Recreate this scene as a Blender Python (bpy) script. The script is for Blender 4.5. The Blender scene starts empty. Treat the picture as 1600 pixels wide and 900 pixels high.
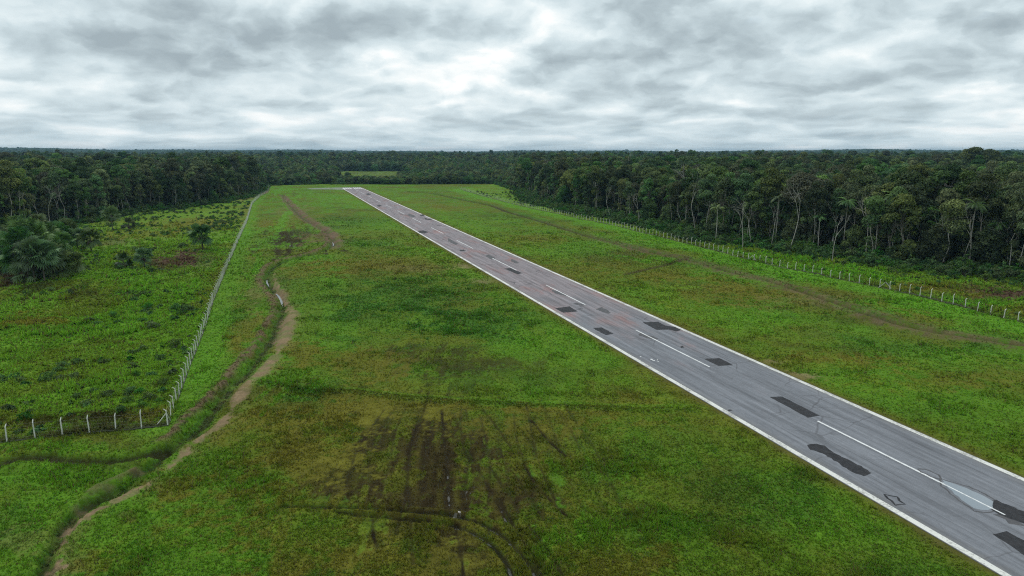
import bpy, math, random
import numpy as np
from mathutils import Vector, Matrix
PI = math.pi
RS = np.random.RandomState(11)
random.seed(5)
sc = bpy.context.scene
COL = sc.collection

# ------------------------------------------------------------------ camera
H = 36.0                       # drone height above the field
F = 1080.0                     # focal length in photo pixels (1600 wide)
TH = math.atan(213 / 1080.0)   # pitch below the horizon
cd = bpy.data.cameras.new('camera'); cam = bpy.data.objects.new('camera', cd); COL.objects.link(cam)
cam.location = (0, 0, H); cam.rotation_euler = (PI / 2 - TH, 0, 0)
cd.sensor_width = 36; cd.lens = 36 * F / 1600; cd.clip_start = 0.5; cd.clip_end = 40000
sc.camera = cam

def ray(u, v):
    x = (u - 800) / F; y = -(v - 450) / F
    return x, math.cos(TH) + y * math.sin(TH), -math.sin(TH) + y * math.cos(TH)
def G(u, v, z=0.0):
    "ground position seen at a place of the photograph"
    x, fy, fz = ray(u, v); t = (H - z) / -fz
    return (x * t, fy * t)
def GL(*p): return [G(*q) for q in p]

# ------------------------------------------------------------------ node helpers
class NT:
    def __init__(s, tree): s.t = tree; s.n = tree.nodes; s.l = tree.links
    def node(s, typ, **kw):
        n = s.n.new(typ)
        for k, v in kw.items(): setattr(n, k, v)
        return n
    def put(s, sock, v):
        if v is None: return
        if isinstance(v, bpy.types.NodeSocket): s.l.new(v, sock)
        else: sock.default_value = v
    def m(s, op, a, b=None, c=None, clamp=False):
        n = s.node('ShaderNodeMath', operation=op, use_clamp=clamp)
        s.put(n.inputs[0], a); s.put(n.inputs[1], b)
        if c is not None: s.put(n.inputs[2], c)
        return n.outputs[0]
    def vm(s, op, a, b=None):
        n = s.node('ShaderNodeVectorMath', operation=op); s.put(n.inputs[0], a); s.put(n.inputs[1], b)
        return n.outputs[0]
    def noise(s, vec, scale, detail=3, rough=0.55, dist=0.0, dim='3D'):
        n = s.node('ShaderNodeTexNoise', noise_dimensions=dim)
        s.put(n.inputs['Vector'], vec); s.put(n.inputs['Scale'], scale); s.put(n.inputs['Detail'], detail)
        s.put(n.inputs['Roughness'], rough); s.put(n.inputs['Distortion'], dist)
        return n.outputs[0]
    def rng(s, v, a, b, c=0.0, d=1.0, smooth=True):
        n = s.node('ShaderNodeMapRange', interpolation_type='SMOOTHSTEP' if smooth else 'LINEAR')
        for i, q in enumerate((v, a, b, c, d)): s.put(n.inputs[i], q)
        return n.outputs[0]
    def mix(s, f, a, b, blend='MIX'):
        n = s.node('ShaderNodeMix', data_type='RGBA', blend_type=blend)
        s.put(n.inputs[0], f); s.put(n.inputs[6], a if isinstance(a, bpy.types.NodeSocket) else (*a, 1))
        s.put(n.inputs[7], b if isinstance(b, bpy.types.NodeSocket) else (*b, 1))
        return n.outputs[2]
    def ramp(s, f, stops):
        n = s.node('ShaderNodeValToRGB'); e = n.color_ramp.elements
        while len(e) < len(stops): e.new(0.5)
        for q, (p, c) in zip(e, stops): q.position = p; q.color = (*c, 1)
        s.put(n.inputs[0], f); return n.outputs[0]
    def comb(s, x, y, z=0.0):
        n = s.node('ShaderNodeCombineXYZ'); s.put(n.inputs[0], x); s.put(n.inputs[1], y); s.put(n.inputs[2], z)
        return n.outputs[0]
    def sep(s, v):
        n = s.node('ShaderNodeSeparateXYZ'); s.put(n.inputs[0], v); return n.outputs

# ------------------------------------------------------------------ world: Nishita sky behind a closed deck of cloud
SUN_EL, SUN_AZ = math.radians(52), math.radians(-35)      # azimuth from +Y towards +X
w = bpy.data.worlds.new('World'); sc.world = w; w.use_nodes = True
N = NT(w.node_tree); N.n.clear()
sky = N.node('ShaderNodeTexSky', sky_type='NISHITA'); sky.sun_disc = False
sky.sun_elevation = SUN_EL; sky.sun_rotation = SUN_AZ
tc = N.node('ShaderNodeTexCoord')
X, Y, Z = N.sep(tc.outputs['Generated'])
Zc = N.m('MAXIMUM', Z, 0.0)
zz = N.m('ADD', Zc, 0.045)
HR = N.m('SQRT', N.m('ADD', N.m('ADD', N.m('MULTIPLY', X, X), N.m('MULTIPLY', Y, Y)), 1e-5)); EL = N.m('DIVIDE', Zc, HR); AZ = N.m('ARCTAN2', X, Y)
P = N.comb(N.m('MULTIPLY', AZ, 2.9), N.m('MULTIPLY', N.m('LOGARITHM', N.m('ADD', EL, .028), 2.71828), -.92), 0.0)
DIRV = N.comb(X, Y, N.m('MULTIPLY', Z, 2.2))
fw = N.node('ShaderNodeTexNoise'); N.put(fw.inputs['Vector'], DIRV); fw.inputs['Scale'].default_value = 14; fw.inputs['Detail'].default_value = 5; fw.inputs['Roughness'].default_value = .6
fws = N.node('ShaderNodeVectorMath', operation='SCALE'); N.put(fws.inputs[0], N.vm('SUBTRACT', fw.outputs['Color'], (.5, .5, .5))); fws.inputs['Scale'].default_value = .16
P = N.vm('ADD', P, fws.outputs[0])
warp = N.node('ShaderNodeTexNoise'); N.put(warp.inputs['Vector'], P); warp.inputs['Scale'].default_value = 1.6; warp.inputs['Detail'].default_value = 4
wv = N.vm('SUBTRACT', warp.outputs['Color'], (0.5, 0.5, 0.5))
wsc = N.node('ShaderNodeVectorMath', operation='SCALE'); N.put(wsc.inputs[0], wv); wsc.inputs['Scale'].default_value = 0.30
P2 = N.vm('ADD', P, wsc.outputs[0])
def vor(vec, sc_, det, sm):
    v = N.node('ShaderNodeTexVoronoi', feature='SMOOTH_F1', voronoi_dimensions='2D'); v.normalize = True; N.put(v.inputs['Vector'], vec); v.inputs['Scale'].default_value = sc_
    v.inputs['Detail'].default_value = det; v.inputs['Roughness'].default_value = .5; v.inputs['Smoothness'].default_value = sm; return v.outputs['Distance']
def dens(v):
    "cloud thickness: billows on two sizes with torn edges"
    a_ = N.noise(v, 1.35, 6, 0.5, dim='2D'); b_ = N.noise(N.vm('ADD', v, (7.3, 1.1, 3.0)), 4.2, 5, 0.55, dim='2D')
    c_ = vor(v, 2.1, 1.0, .2); e_ = vor(N.vm('ADD', v, (3.1, 4.7, 0.0)), 5.2, 1.0, .2)
    q_ = N.m('ADD', N.m('MULTIPLY', a_, .75), N.m('MULTIPLY', b_, .40)); q_ = N.m('ADD', q_, N.m('ADD', N.m('MULTIPLY', N.m('SUBTRACT', c_, .32), .62), N.m('MULTIPLY', N.m('SUBTRACT', e_, .32), .36)))
    return q_, a_, b_
q0, n1, n2 = dens(P2); q1, _a, _b2 = dens(N.vm('ADD', P2, (0.02, .085, 0.0)))
relief = N.m('SUBTRACT', q1, q0)
n3 = N.noise(DIRV, 11.0, 6, 0.6)
Ya = N.m('ADD', N.m('ABSOLUTE', Y), 0.02)
WX, WY, WZ = N.sep(wv)
U = N.m('ADD', N.m('DIVIDE', X, Ya), N.m('MULTIPLY', WX, 0.16))
V = N.m('ADD', N.m('DIVIDE', Zc, Ya), N.m('MULTIPLY', WY, 0.06))
# cloud banks by direction: (place, half width, half height, darkness)
banks = [(340, 58, 170, 34, .36), (250, 78, 120, 18, .12), (640, 35, 110, 34, .22), (700, 70, 90, 20, .10), (1150, 40, 150, 40, .32), (1060, 70, 110, 30, .16), (850, 128, 110, 20, .14),
         (1430, 115, 120, 22, .20), (1290, 168, 150, 14, .14), (150, 178, 130, 13, .15), (1590, 20, 60, 60, .12), (30, 60, 90, 30, .06), (1130, 100, 60, 16, .10),
         (210, 12, 60, 12, .15), (880, 60, 80, 34, -.26), (1250, 88, 110, 16, -.26), (1450, 22, 130, 26, -.22), (90, 25, 130, 22, -.16), (560, 85, 90, 14, -.14), (280, 130, 120, 14, -.10), (760, 15, 90, 22, -.10), (720, 160, 120, 14, -.12), (960, 120, 60, 14, -.12)]
acc = None
for (bu, bv, hw, hh, a) in banks:
    rx, ry, rz = ray(bu, bv)
    du = N.m('DIVIDE', N.m('SUBTRACT', U, rx / ry), hw / F); dv = N.m('DIVIDE', N.m('SUBTRACT', V, rz / ry), hh / F)
    q = N.m('ADD', N.m('MULTIPLY', du, du), N.m('MULTIPLY', dv, dv))
    g = N.m('MULTIPLY', N.m('EXPONENT', N.m('MULTIPLY', q, -1.0)), a)
    acc = g if acc is None else N.m('ADD', acc, g)
front = N.rng(Y, 0.0, 0.3)
acc = N.m('MULTIPLY', N.m('MULTIPLY', acc, front), .95)
d = N.m('ADD', N.m('ADD', q0, N.m('MULTIPLY', n3, 0.26)), N.m('MULTIPLY', relief, 1.25))
d = N.m('SUBTRACT', N.m('MULTIPLY', N.m('SUBTRACT', d, 0.715), 1.6), N.m('MULTIPLY', acc, 1.15))
cl = N.m('ADD', d, 0.62, clamp=True)
ccol = N.ramp(cl, [(0.0, (3.6, 4.35, 4.75)), (0.25, (4.7, 5.6, 6.0)), (0.5, (6.2, 7.25, 7.65)), (0.75, (7.8, 8.7, 8.95)), (1.0, (10.0, 10.2, 10.1))])
for e_ in (N.n[-1],): pass
cover = N.rng(n2, 0.22, 0.36)
skymix = N.mix(N.m('ADD', N.m('MULTIPLY', cover, 0.12), 0.88), sky.outputs[0], ccol)
hz = N.rng(Z, 0.0, 0.07, 0.45, 0.0)
hcol = N.mix(N.rng(n2, .38, .62), (4.9, 6.2, 6.9), (7.6, 8.7, 9.1))
skymix = N.mix(hz, skymix, hcol)
bg = N.node('ShaderNodeBackground'); bg.inputs['Strength'].default_value = 0.1
N.put(bg.inputs['Color'], skymix)
wo = N.node('ShaderNodeOutputWorld'); N.l.new(bg.outputs[0], wo.inputs['Surface'])

# ------------------------------------------------------------------ the sun, spread by the cloud
ld = bpy.data.lights.new('sun', 'SUN'); ld.energy = 1.5; ld.angle = math.radians(24); ld.color = (1, .965, .91)
sun = bpy.data.objects.new('sun', ld); COL.objects.link(sun)
sd = Vector((math.sin(SUN_AZ) * math.cos(SUN_EL), math.cos(SUN_AZ) * math.cos(SUN_EL), math.sin(SUN_EL)))
sun.rotation_euler = sd.to_track_quat('Z', 'Y').to_euler()

vs = sc.view_settings
sc.display_settings.display_device = 'sRGB'
vs.view_transform = 'Standard'; vs.look = 'None'; vs.gamma = 1; vs.exposure = 0.06; vs.use_curve_mapping = False
cy = sc.cycles
cy.max_bounces = 5; cy.diffuse_bounces = 2; cy.glossy_bounces = 2; cy.transmission_bounces = 2; cy.volume_bounces = 0; cy.transparent_max_bounces = 6
cy.use_denoising = False; cy.use_adaptive_sampling = True; cy.adaptive_threshold = 0.02
cy.sample_clamp_indirect = 4; cy.pixel_filter_type = 'BLACKMAN_HARRIS'; cy.filter_width = 1.15
try: cy.denoiser = 'OPENIMAGEDENOISE'; cy.denoising_input_passes = 'RGB_ALBEDO_NORMAL'; cy.denoising_prefilter = 'ACCURATE'
except Exception: pass

# ------------------------------------------------------------------ object helpers
def tag(o, label=None, cat=None, group=None, kind=None):
    if label: o['label'] = label
    if cat: o['category'] = cat
    if group: o['group'] = group
    if kind: o['kind'] = kind
    return o
def link(name, data, parent=None):
    o = bpy.data.objects.new(name, data); COL.objects.link(o)
    if parent is not None: o.parent = parent
    return o
def mesh_np(name, V, Fs, mats, mi=None, col=None, smooth=False, extra=None):
    """V (n,3); Fs list of int arrays (m,k); mi list of material indices per face array; col (n,3) point colours"""
    me = bpy.data.meshes.new(name)
    V = np.asarray(V, np.float32)
    me.vertices.add(len(V)); me.vertices.foreach_set('co', V.ravel())
    tot = np.concatenate([np.full(len(f), f.shape[1], np.int32) for f in Fs])
    idx = np.concatenate([f.ravel() for f in Fs]).astype(np.int32)
    st = np.concatenate([[0], np.cumsum(tot)[:-1]]).astype(np.int32)
    me.loops.add(len(idx)); me.loops.foreach_set('vertex_index', idx)
    me.polygons.add(len(tot)); me.polygons.foreach_set('loop_start', st)
    try: me.polygons.foreach_set('loop_total', tot)
    except Exception: pass
    if mi is not None:
        me.polygons.foreach_set('material_index', np.concatenate([np.full(len(f), m, np.int32) for f, m in zip(Fs, mi)]))
    me.polygons.foreach_set('use_smooth', np.full(len(tot), smooth, bool))
    for m in mats: me.materials.append(m)
    if col is not None:
        a = me.color_attributes.new('tone', 'FLOAT_COLOR', 'POINT')
        c4 = np.ones((len(V), 4), np.float32); c4[:, :3] = col; a.data.foreach_set('color', c4.ravel())
    if extra:
        for k, v in extra.items():
            a = me.attributes.new(k, 'FLOAT', 'POINT'); a.data.foreach_set('value', np.asarray(v, np.float32))
    me.update(calc_edges=True); me.validate()
    return me

# ------------------------------------------------------------------ numpy noise
def _h(ix, iy, seed):
    a = (ix.astype(np.int64) * 374761393 + iy.astype(np.int64) * 668265263 + seed * 1442695041) & 0xffffffff
    a = ((a ^ (a >> 13)) * 1274126177) & 0xffffffff
    return ((a ^ (a >> 16)) & 0xffff) / 65535.0
def vn(x, y, seed=0):
    ix = np.floor(x); iy = np.floor(y); fx = x - ix; fy = y - iy
    fx = fx * fx * (3 - 2 * fx); fy = fy * fy * (3 - 2 * fy)
    a = _h(ix, iy, seed); b = _h(ix + 1, iy, seed); c = _h(ix, iy + 1, seed); d_ = _h(ix + 1, iy + 1, seed)
    return (a * (1 - fx) + b * fx) * (1 - fy) + (c * (1 - fx) + d_ * fx) * fy
def fbm(x, y, scale, oct=4, seed=0, rough=0.55):
    s = 0; amp = 1; t = 0; f = 1.0 / scale
    for i in range(oct):
        ang = 0.6 * i + seed
        xr = x * math.cos(ang) - y * math.sin(ang); yr = x * math.sin(ang) + y * math.cos(ang)
        s = s + amp * vn(xr * f + 17.3 * i, yr * f - 9.1 * i, seed * 31 + i); t += amp; amp *= rough; f *= 2.03
    return s / t
def ss(v, a, b):
    t = np.clip((v - a) / (b - a), 0, 1); return t * t * (3 - 2 * t)
def pdist(x, y, pts, rng):
    "distance to a polyline, signed side and running length, only within rng"
    P_ = np.array(pts); D = np.full(x.shape, 1e6); S = np.zeros(x.shape); L = np.zeros(x.shape)
    m = (x > P_[:, 0].min() - rng) & (x < P_[:, 0].max() + rng) & (y > P_[:, 1].min() - rng) & (y < P_[:, 1].max() + rng)
    if not m.any(): return D, S, L
    xs, ys = x[m], y[m]; d0 = np.full(xs.shape, 1e6); s0 = np.zeros(xs.shape); l0 = np.zeros(xs.shape); acc_ = 0
    for (ax, ay), (bx, by) in zip(pts[:-1], pts[1:]):
        ex, ey = bx - ax, by - ay; ll = math.hypot(ex, ey)
        t = np.clip(((xs - ax) * ex + (ys - ay) * ey) / (ll * ll), 0, 1)
        dd = np.hypot(xs - ax - ex * t, ys - ay - ey * t)
        k = dd < d0
        d0[k] = dd[k]; s0[k] = ((xs - ax) * ey - (ys - ay) * ex)[k] / ll; l0[k] = (acc_ + t * ll)[k]
        acc_ += ll
    D[m] = d0; S[m] = s0; L[m] = l0
    return D, S, L
def inpoly(x, y, pts):
    r = np.zeros(np.shape(x), bool); n = len(pts)
    for i in range(n):
        (x1, y1), (x2, y2) = pts[i], pts[(i + 1) % n]
        if y1 == y2: continue
        c = ((y1 > y) != (y2 > y)) & (x < (x2 - x1) * (y - y1) / (y2 - y1) + x1); r ^= c
    return r
def spline(pts, n=6):
    out = []
    p = [pts[0]] + list(pts) + [pts[-1]]
    for i in range(1, len(p) - 2):
        for k in range(n):
            t = k / n
            out.append(tuple(0.5 * (2 * p[i][j] + (p[i + 1][j] - p[i - 1][j]) * t + (2 * p[i - 1][j] - 5 * p[i][j] + 4 * p[i + 1][j] - p[i + 2][j]) * t * t + (3 * p[i][j] - p[i - 1][j] - 3 * p[i + 1][j] + p[i + 2][j]) * t ** 3) for j in (0, 1)))
    out.append(tuple(pts[-1])); return out

# ------------------------------------------------------------------ layout of the place
RA = math.atan2(437 - 800, math.hypot(1080, 213)); RX, RY = math.sin(RA), math.cos(RA)
def RW(s, t): return (s * RX + t * RY, s * RY - t * RX)           # along / across the runway -> world
def RST(x, y): return (x * RX + y * RY, x * RY - y * RX)
T0, T1, S0, S1 = 57.0, 77.2, -260.0, 728.0
fence_left = GL((262, 664), (324, 502), (333, 470), (348, 434), (361, 403), (374, 372), (386, 346), (394, 319), (406, 307), (419, 300), (421, 291))
fence_front = GL((262, 664), (228, 669), (156, 675), (81, 682), (4, 690), (-80, 698), (-200, 712))
fence_right = GL((1680, 526), (1597, 503), (1383, 450), (1203, 414), (1100, 387), (967, 354), (833, 326), (760, 308), (720, 296))
open_poly = [(-300, -200), (-300, 150), (-262, 250)] + GL((0, 365), (60, 352), (130, 348), (200, 333), (280, 325), (330, 318), (385, 308), (404, 300), (414, 290)) + \
    [G(500, 287.5), G(640, 288), G(780, 287)] + GL((830, 304), (850, 318), (950, 338), (1050, 357), (1120, 376), (1200, 384), (1300, 398), (1400, 414), (1500, 424), (1600, 434)) + [(170, 140), (200, 60), (210, -200)]
clear_poly = GL((520, 284), (640, 284), (646, 267.2), (526, 267.2))
ditch = spline(GL((50, 960), (67, 891), (84, 847), (107, 811), (147, 784), (196, 758), (235, 727), (275, 695), (311, 664), (351, 615), (382, 584), (413, 544), (433, 509), (443, 480), (438, 462), (424, 448), (418, 430), (428, 415), (452, 405), (485, 397), (512, 387), (521, 377), (512, 362), (490, 350), (468, 335), (450, 316), (441, 304)))
path_ = spline(GL((72, 960), (86, 896), (96, 850), (113, 822), (148, 798), (196, 774), (231, 756), (262, 735), (293, 704), (320, 680), (342, 664), (369, 629), (385, 600), (416, 575), (437, 544), (450, 504), (455, 488), (447, 470), (437, 455), (430, 440), (428, 428)))
path2 = spline(GL((522, 388), (525, 378), (516, 362), (494, 349), (472, 334), (453, 316), (442, 304)))
sditch = spline(GL((-160, 760), (-60, 745), (0, 726), (33, 716), (67, 716), (111, 720), (156, 722), (200, 718), (233, 710), (262, 700)))
bank2 = spline(GL((222, 733), (185, 748), (160, 764), (130, 790)))
rditch = spline(GL((638, 299), (678, 303), (722, 312), (767, 321), (800, 333), (850, 347), (900, 363), (950, 377), (1000, 390), (1040, 398), (1085, 408), (1150, 427), (1200, 438), (1300, 471), (1367, 494), (1433, 514), (1500, 525), (1600, 541), (1700, 560)))
rbranch = GL((977, 428), (1010, 420), (1045, 412), (1075, 402))
ridge = spline(GL((400, 596), (480, 610), (545, 612), (620, 621), (700, 627), (800, 632), (900, 636), (1000, 640), (1090, 640)))
ruts = [spline(GL((440, 790), (500, 792), (560, 794), (610, 797), (700, 803), (740, 812), (775, 828), (800, 848), (822, 875), (840, 905), (855, 950))),
        spline(GL((530, 800), (580, 806), (640, 811), (690, 816), (730, 827), (760, 843), (780, 862), (795, 885), (803, 915), (810, 950)))]
lanes = [([(690, 640), (695, 690), (699, 740), (703, 805)], .9), ([(655, 640), (650, 670), (640, 700), (636, 740)], .6), ([(735, 700), (752, 740), (775, 780), (790, 812)], .9),
         ([(765, 728), (790, 765), (810, 800)], .6), ([(818, 725), (845, 765), (885, 805)], .85), ([(808, 745), (830, 780), (850, 812)], .5),
         ([(583, 812), (583, 835), (590, 855)], .9), ([(710, 820), (720, 860), (724, 900), (725, 940)], .8), ([(755, 640), (775, 665), (800, 700)], .5), ([(830, 655), (855, 685), (885, 712)], .8),
         ([(780, 780), (820, 850), (850, 905)], .6), ([(620, 635), (600, 660), (585, 690), (575, 730)], .5), ([(640, 760), (640, 800), (645, 880)], .4), ([(560, 640), (520, 670), (480, 690)], .35),
         ([(825, 820), (850, 850), (880, 900)], .6), ([(1002, 640), (1000, 641), (1090, 700)], .1), ([(600, 640), (560, 700), (540, 760)], .4), ([(720, 640), (722, 690), (735, 720)], .5)]
lanes = [(spline(GL(*p)), a) for p, a in lanes]
_lr = random.Random(3)
for k in range(12):                       # parallel mower passes over the soft ground
    x0 = -15.0 + 2.1 * k + _lr.uniform(-.5, .5); y0, y1 = 60 + _lr.uniform(0, 9), 101 - _lr.uniform(0, 14)
    lanes.append(([(x0 + .085 * (95 - yy) * (.4 + .09 * k) + .35 * math.sin(yy * .2 + k), yy) for yy in np.linspace(y1, y0, 9)], _lr.uniform(.22, .48)))

# spots of bare, wet or lush growth: centre, half width, half height in the photograph, colour, strength, softness
BR = np.array((.082, .205, .013)); MID = np.array((.080, .144, .013)); OL = np.array((.112, .108, .015)); DK = np.array((.034, .104, .012))
MUD = np.array((.027, .020, .008)); EARTH = np.array((.220, .150, .098)); DRY = np.array((.15, .125, .05)); WILD = np.array((.104, .208, .018)); MARSH = np.array((.075, .046, .030))
spots = [  # foreground wet ground
    (600, 800, 330, 130, OL * .82, .55), (420, 720, 120, 90, OL * .9, .5), (900, 760, 260, 130, OL * .85, .35),
    (685, 745, 70, 105, MUD, .95), (770, 770, 60, 60, MUD, .7), (640, 690, 110, 20, MUD, .9), (730, 790, 110, 34, MUD, .95), (710, 860, 80, 60, MUD, .85), (660, 780, 90, 34, MUD, .85), (545, 735, 50, 40, MUD, .75), (590, 660, 40, 20, MUD, .6),
    (760, 705, 110, 12, MUD, .75), (820, 790, 60, 40, MUD, .5), (790, 660, 120, 22, MUD, .3), (930, 745, 60, 18, MUD, .45), (850, 685, 60, 22, MUD, .4),
    (740, 563, 110, 18, MUD, .55), (690, 548, 70, 9, MUD, .45), (800, 590, 90, 14, MUD, .35), (640, 570, 90, 10, MUD, .3), (560, 570, 70, 22, OL, .5),
    (520, 650, 90, 40, OL, .75), (480, 700, 80, 40, OL, .6), (600, 640, 250, 14, OL, .6), (860, 655, 170, 26, OL, .5),
    (640, 870, 100, 50, OL, .5), (460, 850, 120, 60, OL, .35), (910, 860, 90, 40, BR, .3), (920, 742, 90, 18, BR, .4), (1000, 720, 120, 30, BR, .3),
    (990, 820, 90, 30, BR, .5), (870, 850, 30, 30, BR, .4), (480, 820, 90, 25, BR, .35), (470, 615, 45, 18, DK, .8), (440, 600, 40, 20, BR, .7),
    (1150, 760, 120, 40, DK, .45), (1050, 700, 100, 30, DK, .3), (1300, 830, 90, 30, BR, .35), (1100, 660, 60, 20, OL, .3), (1010, 880, 120, 30, OL, .5), (1110, 820, 70, 22, DK, .4),
    # middle field
    (640, 460, 150, 34, DK, .75), (760, 500, 110, 26, DK, .75), (560, 500, 80, 18, DK, .4), (880, 530, 60, 16, BR, .5), (720, 400, 60, 24, BR, .55), (640, 395, 40, 12, BR, .4), (560, 345, 80, 9, DK, .5),
    (590, 415, 110, 14, OL, .6), (660, 420, 60, 8, DRY, .35), (500, 420, 40, 12, OL, .4), (530, 310, 60, 6, BR, .5), (560, 380, 60, 8, DK, .5), (620, 365, 60, 12, MID, .4),
    (470, 560, 40, 26, OL, .6), (900, 600, 120, 20, BR, .3), (1000, 620, 60, 14, OL, .45), (800, 540, 60, 10, BR, .3), (480, 470, 30, 30, MID, .4), (700, 330, 60, 10, MID, .3),
    # strip by the left fence
    (440, 377, 42, 16, MUD, .85), (455, 368, 46, 16, MUD, .6), (432, 392, 36, 9, MUD, .8), (490, 373, 24, 9, DRY, .5), (450, 330, 24, 9, DRY, .45), (430, 350, 36, 8, OL, .5), (360, 430, 10, 60, BR, .7), (398, 350, 8, 40, BR, .8),
    (358, 500, 26, 22, DK, .6), (385, 520, 30, 30, OL, .5), (400, 460, 14, 26, DRY, .45), (400, 445, 14, 14, DRY, .3), (430, 300, 20, 6, BR, .8), (330, 590, 20, 30, BR, .6), (370, 545, 22, 22, OL, .55),
    # left corner
    (90, 700, 90, 10, BR, .7), (190, 690, 60, 8, MUD, .3), (60, 745, 90, 16, BR, .7), (90, 790, 60, 22, BR, .4), (40, 850, 30, 20, DRY, .4), (200, 730, 30, 8, MUD, .5), (240, 700, 30, 6, BR, .5), (20, 820, 40, 40, DK, .3),
    (150, 880, 20, 16, OL, .5), (220, 860, 60, 24, BR, .3), (280, 760, 40, 22, OL, .5), (190, 805, 30, 8, DRY, .3),
    # right of the runway
    (1070, 410, 60, 9, DK, .4), (1130, 405, 120, 7, BR, .9), (1250, 430, 130, 10, BR, .9), (1420, 480, 130, 12, BR, .9), (960, 372, 110, 7, BR, .7), (1540, 506, 60, 8, BR, .6),
    (1150, 460, 110, 17, OL, .65), (1060, 435, 70, 9, OL, .6), (1320, 560, 110, 16, OL, .7), (1480, 600, 120, 20, OL, .5), (1200, 500, 90, 12, BR, .6), (1400, 545, 130, 12, DK, .55), (1500, 560, 110, 12, BR, .5),
    (950, 395, 80, 6, MUD, .35), (900, 420, 90, 12, OL, .5), (820, 375, 70, 8, OL, .4), (700, 325, 50, 6, OL, .5), (760, 335, 70, 6, MUD, .25), (1000, 455, 90, 10, BR, .5), (880, 395, 60, 6, BR, .4), (1230, 580, 80, 14, MID, .5),
    (1400, 640, 140, 24, DK, .3), (1250, 470, 80, 10, DRY, .3), (1340, 500, 60, 9, MUD, .4), (1500, 640, 100, 20, BR, .2),
    # bare edges of the runway
    (722, 416, 20, 5, EARTH, .6), (765, 440, 26, 4, EARTH, .5), (1230, 588, 45, 6, EARTH, .75), (1190, 565, 25, 4, EARTH, .5),
    # wild ground left of the fence
    (288, 406, 42, 14, MARSH, 1.0), (262, 412, 40, 10, MARSH, .8), (10, 432, 36, 14, MARSH, .95), (60, 450, 80, 10, MUD, .7), (160, 465, 60, 10, MUD, .35), (170, 378, 40, 6, MARSH, .5),
    (120, 520, 120, 16, BR, .6), (60, 500, 60, 12, OL, .7), (260, 470, 60, 16, BR, .6), (200, 500, 80, 14, BR, .4), (300, 350, 60, 10, OL, .6), (230, 365, 60, 8, OL, .5), (380, 330, 18, 14, OL, .5), (380, 310, 26, 3, DRY, .7),
    (200, 440, 50, 12, BR, .5), (330, 400, 20, 20, BR, .4), (250, 600, 14, 30, MUD, .5), (100, 660, 120, 8, MUD, .75), (190, 652, 60, 7, MUD, .7), (245, 650, 30, 10, OL, .5), (330, 440, 16, 30, OL, .4), (150, 560, 140, 40, WILD, .5),
    # right of the right fence
    (1560, 460, 60, 11, MARSH, 1.0), (1500, 450, 45, 5, MARSH, .7), (1530, 478, 60, 6, BR, .6), (1460, 450, 50, 6, OL, .8), (1510, 462, 30, 4, OL, .6), (1600, 488, 40, 8, OL, .5), (1250, 405, 40, 4, BR, .5), (1100, 373, 80, 4, OL, .5),
    # red soil past the far corner
    (410, 298, 9, 6, np.array((.26, .12, .07)), 1.0), (470, 296, 60, 2, BR, .4)]

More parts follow.
